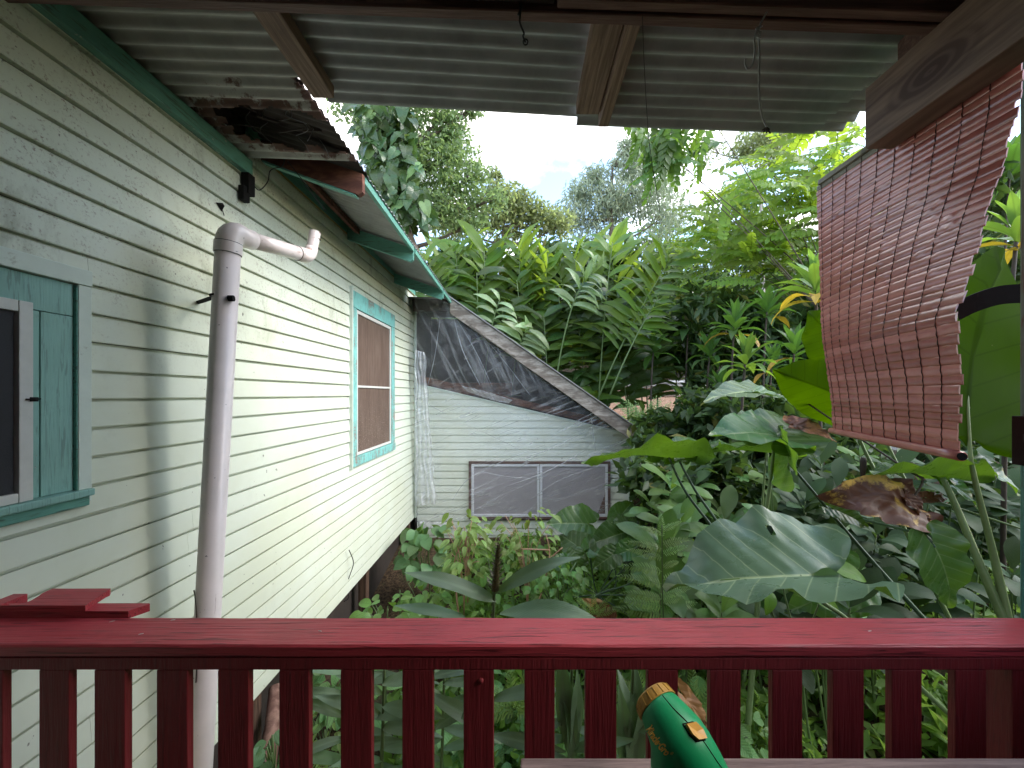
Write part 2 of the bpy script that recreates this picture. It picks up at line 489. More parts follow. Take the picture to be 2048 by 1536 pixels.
M['bamboo'] = bamboo_mat()
M['bamboo_grey'] = simple('grey bleached bamboo head slat', (0.27, 0.25, 0.2), 0.7, 0, 18, 0.35, dirt=(0.1, 0.09, 0.07), dirt_at=0.55)
M['thread'] = simple('dark red cord', (0.05, 0.018, 0.016), 0.9, 0, 80, 0.3)

# --- plant materials
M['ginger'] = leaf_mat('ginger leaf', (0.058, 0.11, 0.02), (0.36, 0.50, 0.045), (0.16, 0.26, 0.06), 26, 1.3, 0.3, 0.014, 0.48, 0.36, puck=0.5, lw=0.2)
M['ginger_dark'] = leaf_mat('shaded ginger leaf', (0.026, 0.055, 0.014), (0.13, 0.21, 0.02), (0.07, 0.12, 0.03), 26, 1.3, 0.3, 0.014, 0.35, 0.30, puck=0.5, lw=0.2)  # ginger leaf copy with the thicket's shade put into its colour
M['ginger_pale'] = leaf_mat('shiny pale ginger leaf', (0.16, 0.22, 0.11), (0.20, 0.34, 0.06), (0.22, 0.30, 0.10), 26, 1.3, 0.35, 0.014, 0.3, 0.26, puck=0.35, lw=0.2)
M['ginger_grey'] = leaf_mat('grey green ginger leaf', (0.10, 0.155, 0.085), (0.16, 0.28, 0.06), (0.20, 0.29, 0.15), 34, 2.6, 0.5, 0.014, 0.28, 0.42, puck=0.25, lw=0.2)
M['ti'] = leaf_mat('dark ti leaf', (0.035, 0.085, 0.024), (0.14, 0.30, 0.03), (0.10, 0.18, 0.05), 20, 2.5, 0.3, 0.016, 0.35, 0.35, lw=0.2)
M['ti_bright'] = leaf_mat('bright ti leaf', (0.075, 0.15, 0.035), (0.26, 0.42, 0.04), (0.16, 0.24, 0.05), 20, 2.5, 0.3, 0.016, 0.4, 0.35, lw=0.2)
M['ti_yellow'] = leaf_mat('yellow ti leaf', (0.36, 0.25, 0.03), (0.60, 0.42, 0.03), (0.4, 0.3, 0.06), 20, 2.5, 0.3, 0.016, 0.4, 0.45, 0.42, (0.30, 0.16, 0.04), lw=0.2)
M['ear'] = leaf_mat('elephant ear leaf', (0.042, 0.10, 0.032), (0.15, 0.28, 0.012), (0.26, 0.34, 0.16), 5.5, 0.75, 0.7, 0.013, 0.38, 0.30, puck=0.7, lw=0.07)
M['ear_lit'] = leaf_mat('backlit elephant ear leaf', (0.014, 0.034, 0.002), (0.065, 0.13, 0.0005), (0.012, 0.03, 0.002), 6, 0.75, 0.7, 0.014, 0.5, 0.8, puck=0.5, lw=0.06, spec=0.05)  # ear leaf copy, its backlit look put into colour and dark veins
M['ear_grey'] = leaf_mat('grey green elephant ear leaf', (0.088, 0.135, 0.075), (0.12, 0.22, 0.02), (0.38, 0.46, 0.24), 5.5, 0.75, 0.85, 0.016, 0.2, 0.30, 0.20, (0.26, 0.15, 0.07), puck=0.8, lw=0.045)
M['ear_dead'] = leaf_mat('dead brown elephant ear leaf', (0.36, 0.21, 0.03), (0.42, 0.25, 0.03), (0.2, 0.1, 0.04), 7, 0.8, 0.4, 0.012, 0.25, 0.5, 0.56, (0.17, 0.065, 0.035), puck=1.0)
M['ear_orange'] = leaf_mat('orange dying elephant ear leaf', (0.42, 0.20, 0.10), (0.5, 0.26, 0.06), (0.4, 0.2, 0.06), 6, 0.75, 0.5, 0.012, 0.35, 0.5, 0.48, (0.24, 0.09, 0.05), puck=0.8)
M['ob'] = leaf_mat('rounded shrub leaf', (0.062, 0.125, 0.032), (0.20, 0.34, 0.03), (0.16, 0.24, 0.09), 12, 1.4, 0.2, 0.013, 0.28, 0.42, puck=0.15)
M['ob_dark'] = leaf_mat('shade darkened rounded leaf', (0.024, 0.048, 0.02), (0.07, 0.13, 0.015), (0.06, 0.1, 0.04), 12, 1.4, 0.2, 0.013, 0.25, 0.58, puck=0.15, spec=0.25)  # rounded leaf copy darkened to hold the deep shade under the blind
M['lance_green'] = leaf_mat('fresh ribbed leaf', (0.11, 0.24, 0.035), (0.3, 0.5, 0.04), (0.05, 0.14, 0.02), 9, 4.0, 0.35, 0.01, 0.35, 0.4, puck=0.5, lw=0.25)
M['cream'] = leaf_mat('yellow green shrub leaf', (0.13, 0.20, 0.05), (0.32, 0.42, 0.07), (0.10, 0.17, 0.04), 9, 1.0, 0.35, 0.03, 0.35, 0.45)
M['small'] = leaf_mat('small green shrub leaf', (0.09, 0.19, 0.04), (0.25, 0.42, 0.05), (0.05, 0.11, 0.03), 8, 1.0, 0.3, 0.02, 0.35, 0.42)
M['herb'] = leaf_mat('ribbed herb leaf', (0.12, 0.235, 0.075), (0.3, 0.46, 0.08), (0.05, 0.12, 0.03), 9, 1.0, 0.5, 0.015, 0.3, 0.5, puck=0.8)
M['heart'] = leaf_mat('soft heart shaped leaf', (0.07, 0.14, 0.055), (0.2, 0.34, 0.06), (0.12, 0.2, 0.08), 7, 0.9, 0.35, 0.012, 0.3, 0.5)
M['pinnate'] = leaf_mat('feathered tree leaflet', (0.095, 0.165, 0.025), (0.40, 0.54, 0.04), (0.16, 0.26, 0.04), 8, 1.0, 0.15, 0.02, 0.5, 0.45)
M['pinnate_dark'] = leaf_mat('shaded feathered tree leaflet', (0.05, 0.10, 0.025), (0.18, 0.32, 0.03), (0.1, 0.18, 0.04), 8, 1.0, 0.15, 0.02, 0.4, 0.45)  # leaflet copy with the shade of the rear layer in its colour
M['fern'] = leaf_mat('fern frond', (0.14, 0.24, 0.075), (0.34, 0.5, 0.09), (0.2, 0.3, 0.1), 8, 1.0, 0.2, 0.02, 0.35, 0.55)
M['vine'] = leaf_mat('climbing vine leaf', (0.028, 0.06, 0.022), (0.12, 0.22, 0.03), (0.14, 0.2, 0.09), 7, 0.7, 0.3, 0.014, 0.22, 0.30, puck=0.5)
M['vine_pale'] = leaf_mat('pale climbing vine leaf', (0.11, 0.18, 0.07), (0.3, 0.42, 0.08), (0.28, 0.34, 0.13), 7, 0.7, 0.4, 0.014, 0.25, 0.38, puck=0.5)
M['tree_a'] = mass_leaf_mat('fine tree foliage', (0.085, 0.13, 0.06), (0.24, 0.34, 0.11), 0.45)
M['tree_b'] = mass_leaf_mat('olive tree foliage', (0.115, 0.135, 0.08), (0.30, 0.36, 0.12), 0.5)
M['tree_c'] = mass_leaf_mat('grey feathery foliage', (0.20, 0.24, 0.185), (0.36, 0.42, 0.28), 0.5)  # paled so that far haze is part of the leaf colour
M['tree_d'] = mass_leaf_mat('deep green forest foliage', (0.05, 0.09, 0.028), (0.17, 0.27, 0.04))
M['cover'] = mass_leaf_mat('low leafy ground cover', (0.085, 0.155, 0.035), (0.22, 0.36, 0.05))
M['under'] = mass_leaf_mat('shaded undergrowth', (0.022, 0.045, 0.014), (0.08, 0.14, 0.02), 0.3)  # dark leaf fill, the shade between plants put into its colour
M['stem'] = simple('green plant stem', (0.11, 0.17, 0.06), 0.45, 0, 25, 0.3)
M['stem_pale'] = simple('pale green leaf stalk', (0.17, 0.25, 0.10), 0.4, 0, 14, 0.3)
M['stem_dark'] = simple('dark green leaf stalk', (0.06, 0.11, 0.06), 0.4, 0, 14, 0.35)
M['stem_brown'] = simple('dark brown stem', (0.05, 0.035, 0.025), 0.7, 0, 25, 0.4)
M['stem_pink'] = simple('pinkish bare stem', (0.42, 0.25, 0.17), 0.7, 0, 25, 0.25)
M['bark'] = simple('grey brown bark', (0.12, 0.095, 0.075), 0.85, 0, 12, 0.5, 0.6)
M['bark_pale'] = simple('pale bark', (0.30, 0.28, 0.25), 0.85, 0, 12, 0.4, 0.6)
M['cone'] = simple('dark ginger cone scale', (0.10, 0.085, 0.03), 0.5, 0, 40, 0.5)


def ground_mat():
    k = NT('leaf littered earth')
    p = k.pos()
    a = k.noise(p, 1.4, 6, 0.65)
    b = k.noise(p, 26, 5, 0.75)
    c = k.mix(k.ramp(b, 0.35, 0.7), (0.03, 0.022, 0.015), (0.15, 0.10, 0.06))
    s = k.n('ShaderNodeSeparateXYZ'); k.link(p, s.inputs[0])
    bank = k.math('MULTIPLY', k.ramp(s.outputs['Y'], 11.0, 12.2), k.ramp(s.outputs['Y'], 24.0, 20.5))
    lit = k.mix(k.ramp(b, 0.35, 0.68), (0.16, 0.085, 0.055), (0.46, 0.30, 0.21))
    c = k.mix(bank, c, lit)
    g = k.math('MULTIPLY', k.ramp(a, 0.5, 0.65), 0.5)
    c = k.mix(g, c, (0.05, 0.075, 0.025))
    return k.done(k.bsdf(c, 0.95, b, 0.8, 0.03, 0.2))


M['ground'] = ground_mat()
M['road'] = simple('worn asphalt', (0.13, 0.125, 0.12), 0.9, 0, 30, 0.3)
M['galv'] = simple('galvanised steel', (0.5, 0.5, 0.5), 0.45, 0.6, 10, 0.2)


# ------------------------------------------------------------------ object helpers
def tag(o, label=None, cat=None, group=None, kind=None):
    if label: o['label'] = label
    if cat: o['category'] = cat
    if group: o['group'] = group
    if kind: o['kind'] = kind
    return o


def empty(name, loc, label=None, cat=None, group=None, kind=None):
    o = bpy.data.objects.new(name, None)
    o.empty_display_size = 0.1
    o.location = loc
    COL.objects.link(o)
    tag(o, label, cat, group, kind)
    return o


def attach(o, parent):
    o.parent = parent
    # parents are only ever translated, children are built in world coordinates
    off = Vector((0, 0, 0))
    q = parent
    while q is not None:
        off += q.location if q.parent is None else q['_w'] if '_w' in q.keys() else Vector((0, 0, 0))
        break
    return o


WORLD = {}


def link_obj(name, me, parent, mat_world):
    o = bpy.data.objects.new(name, me)
    COL.objects.link(o)
    WORLD[o.name] = mat_world.copy()
    if parent is not None:
        o.parent = parent
        pw = WORLD.get(parent.name)
        if pw is None:
            pw = Matrix.Translation(parent.location)
        o.matrix_local = pw.inverted() @ mat_world
    else:
        o.matrix_world = mat_world
    return o


class MB:
    """collects geometry in world coordinates; build() links ONE mesh object"""

    def __init__(s):
        s.v, s.f, s.uv = [], [], []

    def add(s, vs, fs):
        o = len(s.v)
        s.v += [tuple(v) for v in vs]
        s.f += [tuple(i + o for i in f) for f in fs]
        return s

    def box(s, x0, x1, y0, y1, z0, z1, bev=0.0):
        if bev <= 0:
            vs = [(x, y, z) for x in (x0, x1) for y in (y0, y1) for z in (z0, z1)]
            return s.add(vs, [(0, 1, 3, 2), (4, 6, 7, 5), (0, 4, 5, 1), (2, 3, 7, 6), (0, 2, 6, 4), (1, 5, 7, 3)])
        bm = bmesh.new()
        bmesh.ops.create_cube(bm, size=1.0)
        for v in bm.verts:
            v.co = Vector(((x0 + x1) / 2 + v.co.x * (x1 - x0), (y0 + y1) / 2 + v.co.y * (y1 - y0), (z0 + z1) / 2 + v.co.z * (z1 - z0)))
        bmesh.ops.bevel(bm, geom=list(bm.edges), offset=bev, segments=2, affect='EDGES', profile=0.6)
        bm.verts.index_update()
        s.add([v.co.copy() for v in bm.verts], [[v.index for v in f.verts] for f in bm.faces])
        bm.free()
        return s

    def prism(s, prof, axis, a0, a1):
        """extrude a closed 2-D profile; axis 'X': (y,z), 'Y': (x,z), 'Z': (x,y)"""
        n = len(prof)
        def mk(p, a):
            return (a, p[0], p[1]) if axis == 'X' else (p[0], a, p[1]) if axis == 'Y' else (p[0], p[1], a)
        vs = [mk(p, a0) for p in prof] + [mk(p, a1) for p in prof]
        fs = [(i, (i + 1) % n, n + (i + 1) % n, n + i) for i in range(n)]
        return s.add(vs, fs + [tuple(range(n - 1, -1, -1)), tuple(range(n, 2 * n))])

    def tube(s, pts, rad, seg=8, cap=True):
        pts = [Vector(p) for p in pts]
        n = len(pts)
        if not hasattr(rad, '__len__'):
            rad = [rad] * n
        vs = []
        up = Vector((0.13, 0.31, 0.94)).normalized()
        prev = None
        for i, p in enumerate(pts):
            d = (pts[min(i + 1, n - 1)] - pts[max(i - 1, 0)])
            if d.length < 1e-9: d = Vector((0, 0, 1))
            d.normalize()
            if prev is None:
                a = d.cross(up)
                if a.length < 0.05: a = d.cross(Vector((1, 0, 0)))
            else:
                a = prev - d * prev.dot(d)
                if a.length < 1e-6: a = d.cross(up)
            a.normalize(); prev = a
            b = d.cross(a)
            for k in range(seg):
                t = 2 * PI * k / seg
                vs.append(p + (a * math.cos(t) + b * math.sin(t)) * rad[i])
        fs = []
        for i in range(n - 1):
            for k in range(seg):
                k2 = (k + 1) % seg
                fs.append((i * seg + k, i * seg + k2, (i + 1) * seg + k2, (i + 1) * seg + k))
        if cap:
            fs.append(tuple(range(seg - 1, -1, -1)))
            fs.append(tuple(range((n - 1) * seg, n * seg)))
        return s.add(vs, fs)

    def build(s, name, mat, parent=None, smooth=False, label=None, cat=None, group=None, kind=None, center=True):
        vs = np.array(s.v, dtype=float)
        c = (vs.min(0) + vs.max(0)) / 2 if center else np.zeros(3)
        if center and parent is None: c[2] = vs[:, 2].min()
        me = bpy.data.meshes.new(name)
        me.from_pydata((vs - c).tolist(), [], s.f)
        me.materials.append(mat)
        if smooth:
            me.polygons.foreach_set('use_smooth', [True] * len(me.polygons))
        me.update()
        o = link_obj(name, me, parent, Matrix.Translation(Vector(c)))
        return tag(o, label, cat, group, kind)


def smooth_by_angle(o, deg=40):
    me = o.data
    bm = bmesh.new(); bm.from_mesh(me)
    for f in bm.faces: f.smooth = True
    for e in bm.edges:
        if len(e.link_faces) == 2 and e.calc_face_angle(0) > math.radians(deg):
            e.smooth = False
    bm.to_mesh(me); bm.free()
    return o


def bez(p0, p1, p2, n=10):
    p0, p1, p2 = Vector(p0), Vector(p1), Vector(p2)
    return [p0 * (1 - t) ** 2 + p1 * 2 * t * (1 - t) + p2 * t * t for t in [i / (n - 1) for i in range(n)]]


def catmull(pts, sub=6):
    pts = [Vector(p) for p in pts]
    out = []
    for i in range(len(pts) - 1):
        a, b, c, d = pts[max(i - 1, 0)], pts[i], pts[i + 1], pts[min(i + 2, len(pts) - 1)]
        for k in range(sub):
            t = k / sub
            out.append(0.5 * ((2 * b) + (c - a) * t + (2 * a - 5 * b + 4 * c - d) * t * t + (3 * b - a - 3 * c + d) * t ** 3))
    out.append(pts[-1])
    return out


def frame_mat(base, d, n, scale=1.0, width=1.0):
    """matrix whose x axis is d, z axis near n"""
    d = Vector(d).normalized()
    n = Vector(n)
    y = n.cross(d)
    if y.length < 1e-4:
        y = Vector((1, 0.3, 0)).cross(d)
    y.normalize()
    z = d.cross(y)
    m = Matrix.Identity(4)
    for i in range(3):
        m[i][0] = d[i] * scale; m[i][1] = y[i] * scale * width; m[i][2] = z[i] * scale; m[i][3] = base[i]
    return m


# ------------------------------------------------------------------ leaf meshes (unit length along +x)
def finish_leaf(name, vs, fs, uvs, mat):
    me = bpy.data.meshes.new(name)
    me.from_pydata(vs, [], fs)
    uvl = me.uv_layers.new(name='UVMap')
    li = np.zeros(len(me.loops), dtype=np.int32)
    me.loops.foreach_get('vertex_index', li)
    uvl.data.foreach_set('uv', np.array(uvs, dtype=np.float32)[li].ravel())
    me.polygons.foreach_set('use_smooth', [True] * len(me.polygons))
    me.materials.append(mat)
    me.update()
    return me


def blade(name, mat, width, prof, droop=0.4, fold=0.25, wave=0.02, nu=9, seed=0, nv=2, twist=0.0):
    """simple leaf: prof(u)->relative half width"""
    r = random.Random(seed)
    ph = r.random() * 6
    vs, fs, uvs = [], [], []
    cols = 2 * nv + 1
    x = z = 0.0
    for i in range(nu):
        u = i / (nu - 1)
        ang = -droop * (u ** 1.3) * 1.6 + droop * 0.35
        if i:
            x += math.cos(ang) / (nu - 1); z += math.sin(ang) / (nu - 1)
        w = prof(u) * width
        tw = twist * u
        for j in range(cols):
            v = (j - nv) / nv
            yy = v * w
            zz = abs(yy) * fold + wave * math.sin(u * 11 + ph + (2.1 if v > 0 else 0)) * (abs(v) ** 2) * 1.0
            y2 = yy * math.cos(tw) - zz * math.sin(tw); z2 = yy * math.sin(tw) + zz * math.cos(tw)
            vs.append((x - z2 * math.sin(ang) * 0.5, y2, z + z2))
            uvs.append((u, 0.5 + yy))
    for i in range(nu - 1):
        for j in range(cols - 1):
            a = i * cols + j
            fs.append((a, a + cols, a + cols + 1, a + 1))
    return finish_leaf(name, vs, fs, uvs, mat)


lanc = lambda u: max(0.0, math.sin(PI * min(1, u * 0.97 + 0.02)) ** 0.75) * (1.12 - 0.35 * u)
obov = lambda u: max(0.004, math.sin(PI * (u ** 1.35) * 0.985) ** 0.7) if u > 0 else 0.02
strap = lambda u: max(0.003, (0.30 + 0.75 * math.sin(PI * min(1, u * 0.8 + 0.1))) * (1 - u ** 6) * min(1, 0.25 + u * 4))
ovat = lambda u: max(0.003, math.sin(PI * (u ** 0.72)) ** 0.8) if u > 0 else 0.01


def ear_leaf(name, mat, seed=0, width=0.40, lobe=0.42, cup=0.25, droop=0.25, wave=0.03, crumple=0.0, fold=0.0, holes=0):
    """arrow / heart shaped blade: origin where the stalk joins, tip at x=1"""
    r = random.Random(seed)
    ph = [r.random() * 6 for _ in range(4)]
    na, nr = 44, 7
    out = []
    # outline points from the tip round one side to the sinus
    ctrl = [(1.0, 0.0), (0.86, 0.10), (0.62, width * 0.66), (0.32, width * 0.92), (0.02, width * 1.0), (-lobe * 0.55, width * 0.86),
            (-lobe * 0.95, width * 0.52), (-lobe * 0.82, width * 0.22), (-lobe * 0.35, width * 0.07), (-0.06, 0.0)]
    cc = catmull([Vector((a, b, 0)) for a, b in ctrl], 4)
    side = [(p.x, max(0, p.y)) for p in cc]
    loop = side + [(x, -y) for x, y in side[-2:0:-1]]
    n = len(loop)
    vs, fs, uvs = [(0, 0, 0)], [], [(0, 0.5)]
    for k in range(1, nr + 1):
        t = k / nr
        for i, (x, y) in enumerate(loop):
            xx, yy = x * t, y * t
            rr = math.hypot(xx, yy)
            z = cup * abs(yy) * 0.9 - droop * max(0, xx) ** 2 - droop * 0.5 * min(0, xx) ** 2 + fold * abs(yy)
            e = t ** 3
            z += wave * e * (math.sin(xx * 13 + ph[0] + (2 if yy > 0 else 0)) + 0.6 * math.sin(xx * 23 + ph[1]))
            # quilted between the veins
            tq = xx - abs(yy) * 0.75
            z += 0.0032 * math.cos(2 * PI * tq * 5.5) * min(1, abs(yy) * 12)
            if crumple:
                q = mnoise.noise_vector(Vector((xx * 4 + seed, yy * 4, 0)))
                q2 = mnoise.noise_vector(Vector((xx * 11 + seed, yy * 11, 3)))
                z += crumple * (q.z + 0.5 * q2.z) * t
                xx += crumple * 0.5 * q.x * t; yy += crumple * 0.6 * q.y * t
            vs.append((xx, yy, z)); uvs.append((x * t, 0.5 + y * t))
    for i in range(n):
        fs.append((0, 1 + i, 1 + (i + 1) % n))
    for k in range(nr - 1):
        for i in range(n):
            a = 1 + k * n + i; b = 1 + k * n + (i + 1) % n
            fs.append((a, a + n, b + n, b))
    for q in range(holes):
        fs.pop(r.randrange(n * 3, len(fs)))
    return finish_leaf(name, vs, fs, uvs, mat)


def frond_mesh(name, mat, pairs=9, leaflet=0.22, lw=0.38, droop=0.4, start=0.12, ang=60, taper=0.4, seed=0, nu=5, endleaf=True):
    """feathered compound leaf or fern frond, unit length"""
    r = random.Random(seed)
    vs, fs, uvs = [], [], []

    def pt(u):
        return Vector((math.sin(droop * u * 1.2) / max(droop * 1.2, 1e-3), 0, -(1 - math.cos(droop * u * 1.2)) / max(droop * 1.2, 1e-3) + 0.12 * u * droop))

    def leafl(base, d, nrm, L):
        o = len(vs)
        m = frame_mat(base, d, nrm, L)
        for i in range(nu):
            u = i / (nu - 1)
            w = lw * max(0.02, math.sin(PI * (u * 0.94 + 0.05)) ** 0.8) * 0.5
            for v in (-1, 0, 1):
                q = m @ Vector((u, v * w, abs(v) * w * 0.2 - 0.18 * u * u))
                vs.append(tuple(q)); uvs.append((u, 0.5 + v * w))
        for i in range(nu - 1):
            for j in range(2):
                a = o + i * 3 + j
                fs.append((a, a + 3, a + 4, a + 1))
    # rachis
    o = len(vs)
    nr_ = 7
    for i in range(nr_):
        u = i / (nr_ - 1)
        p = pt(u); w = 0.008 * (1 - 0.7 * u)
        for q in ((0, w, 0), (0, -w * 0.5, w * 0.8), (0, -w * 0.5, -w * 0.8)):
            vs.append(tuple(p + Vector(q))); uvs.append((u, 0.5))
    for i in range(nr_ - 1):
        for j in range(3):
            a = o + i * 3 + j; b = o + i * 3 + (j + 1) % 3
            fs.append((a, a + 3, b + 3, b))
    for i in range(pairs):
        u = start + (1 - start) * i / pairs
        p = pt(u); tan = (pt(min(1, u + 0.02)) - pt(u)).normalized()
        L = leaflet * (1 - taper * abs(u - 0.35) ** 1.2 * 1.6) * (0.9 + 0.2 * r.random())
        for sgn in (1, -1):
            a = math.radians(ang * (1 - 0.35 * u) + r.uniform(-6, 6))
            d = tan * math.cos(a) + Vector((0, sgn, 0)) * math.sin(a) + Vector((0, 0, r.uniform(-0.25, 0.05)))
            nrm = Vector((r.uniform(-0.15, 0.15), r.uniform(-0.2, 0.2), 1))
            leafl(p, d, nrm, L)
    if endleaf:
        leafl(pt(1.0), (pt(1) - pt(0.97)), Vector((0, 0, 1)), leaflet * (1 - taper * 0.6))
    return finish_leaf(name, vs, fs, uvs, mat)


def put_leaf(name, me, parent, base, d, n, scale, width=1.0):
    return link_obj(name, me, parent, frame_mat(base, d, n, scale, width))


def rot_about(v, axis, ang):
    return Quaternion(axis, ang) @ v


# ================================================================== SETTING: ground, road
def ground_z(x, y):
    t = min(1, max(0, (y - 4.5) / 8.0)); t = t * t * (3 - 2 * t)
    z = -2.95 + 2.05 * t
    s = min(1, max(0, (y - 12.0) / 3.0)); s = s * s * (3 - 2 * s)
    z += 0.78 * s
    r = min(1, max(0, (x - 1.5) / 5.0)) * (1 - t)
    z += 0.8 * r
    if y > 20.5:
        z += (y - 20.5) * 0.30
    return z + 0.05 * mnoise.noise(Vector((x * 0.8, y * 0.8, 0)))


gm = MB()
xs = list(np.linspace(-60, -8, 14)) + list(np.linspace(-7, 14, 64)) + list(np.linspace(15, 70, 14))
ys = list(np.linspace(-30, -3, 8)) + list(np.linspace(-2, 24, 79)) + list(np.linspace(26, 120, 18))
gv = [(x, y, ground_z(x, y) - (0.02 if 15.05 < y < 20.3 else 0)) for y in ys for x in xs]
nx = len(xs)
gm.add(gv, [(j * nx + i, j * nx + i + 1, (j + 1) * nx + i + 1, (j + 1) * nx + i) for j in range(len(ys) - 1) for i in range(nx - 1)])
gm.build('ground', M['ground'], smooth=True, kind='structure', center=False)
rm = MB()
rv = [(x, y, -0.08) for y in (15.3, 17.6, 20.0) for x in (-60, -20, 0, 20, 70)]
rm.add(rv, [(j * 5 + i, j * 5 + i + 1, (j + 1) * 5 + i + 1, (j + 1) * 5 + i) for j in range(2) for i in range(4)])
rm.build('road', M['road'], kind='structure', center=False)

# guard rail along the road
gr = empty('guard_rail', (5, 15.2, -0.12), 'galvanised steel guard rail along the road beyond the garden', 'guard rail')
prof = [(-.01, 0.0), (-.01, .04), (.07, .075), (.07, .12), (0, .155), (.07, .19), (.07, .235), (-.01, .27), (-.01, .31)]
pr = [(15.2 - a, 0.24 + b) for a, b in prof] + [(15.206 - a, 0.24 + b) for a, b in reversed(prof)]
for a, b in ((1.0, 4.6), (4.605, 8.2), (8.205, 12)):
    MB().prism(pr, 'X', a, b).build('rail_panel', M['galv'], gr)
for x in (1.4, 3.3, 5.2, 6.1, 7.0, 8.9, 10.8):
    MB().box(x - .06, x + .06, 15.25, 15.37, -0.9, 0.60, 0.01).build('post', M['galv'], gr)
MB().tube([(1, 15.0, -0.05), (12, 15.0, -0.02)], 0.035, 6).build('lower_pipe', M['galv'], gr, smooth=True)

# ================================================================== HOUSE on the left
WX = -1.92
WB, CH = -2.17, 0.1265
house = empty('house', (WX, 3.0, -2.95), 'pale mint lap-sided house with green eaves along the left', 'house')
YH0, YH1 = -2.6, 6.80
# windows: outer rectangles (y0,y1,z0,z1)
WIN1 = (0.55, 1.690, -0.438, 0.462)
WIN2 = (4.26, 5.69, -0.82, 1.16)


def cut(y0, y1, z):
    segs = [(y0, y1)]
    for w in (WIN1, WIN2):
        ww = (w[0], w[1] + (0.0), w[2], w[3])
        if ww[2] < z < ww[3]:
            ns = []
            for a, b in segs:
                if ww[0] > a: ns.append((a, min(b, ww[0])))
                if ww[1] < b: ns.append((max(a, ww[1]), b))
            segs = [q for q in ns if q[1] - q[0] > 0.02]
    return segs


MB().box(WX - 0.10, WX - 0.0125, YH0, YH1, WB, 1.95).build('wall_panel', M['dark_wood'], house)
ncourse = 31
for i in range(ncourse):
    z0 = WB + i * CH
    joints = [YH0, YH1]
    for a, b in cut(YH0, YH1, z0 + CH / 2):
        # long boards get a butt joint or two
        cuts = [a]
        if b - a > 4:
            jr = random.Random(i * 13)
            j = a + (b - a) * (0.25 + 0.5 * jr.random())
            if i == 21: j = 1.69
            cuts.append(j)
        cuts.append(b)
        for c0, c1 in zip(cuts[:-1], cuts[1:]):
            jz = random.uniform(-0.0012, 0.0012)
            n = max(2, int((c1 - c0) / 0.5))
            prof = [(-0.012, -0.001), (0.017, -0.002), (0.0188, 0.003), (0.0140, CH * 0.5), (0.0095, CH - 0.0165), (-0.011, CH - 0.018), (-0.012, CH - 0.002)]
            m = MB()
            vs = []
            for q in range(n + 1):
                y = c0 + 0.0006 + (c1 - c0 - 0.0012) * q / n
                wv = 0.0016 * mnoise.noise(Vector((y * 1.1, i * 3.7, 0)))
                wx = 0.0022 * mnoise.noise(Vector((y * 0.9, i * 2.3, 5)))
                vs += [(WX + px_ + (wx if px_ > .009 else 0), y, z0 + jz + pz_ + wv) for px_, pz_ in prof]
            k = len(prof)
            fs = [(q * k + a_, (q + 1) * k + a_, (q + 1) * k + (a_ + 1) % k, q * k + (a_ + 1) % k) for q in range(n) for a_ in range(k)]
            fs += [tuple(range(k)), tuple(range((n + 1) * k - 1, n * k - 1, -1))]
            m.add(vs, fs)
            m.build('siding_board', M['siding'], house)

# frieze board, ochre line, ledger under the porch roof
MB().box(WX + 0.002, WX + 0.03, 2.66, YH1 - 0.005, 1.735, 1.93, 0.004).build('frieze_board', M['green_trim'], house)
MB().tube([(WX + 0.026, 2.66, 1.728), (WX + 0.026, 4.5, 1.727), (WX + 0.026, YH1, 1.728)], 0.008, 6).build('caulk_line', M['ochre'], house, smooth=True)
MB().box(WX + 0.019, WX + 0.065, YH0, 2.65, 1.50, 1.60, 0.004).build('ledger_board', M['green_trim'], house)
m = MB(); m.box(WX + 0.018, WX + 0.07, 2.60, 2.665, 1.36, 1.5, 0.004); m.box(WX + 0.02, WX + 0.06, 2.57, 2.63, 1.30, 1.40, 0.006)
m.build('ledger_block', M['black_iron'], house)

# eave: sloping corrugated roof, corrugation runs down the slope (x)
EX, EZ, SL = -1.16, 1.575, -0.33         # edge x, edge underside z at y=4, slope dz/dx


def eave_z(x, y):
    return EZ + (x - EX) * SL - (y - 4.2) * 0.022


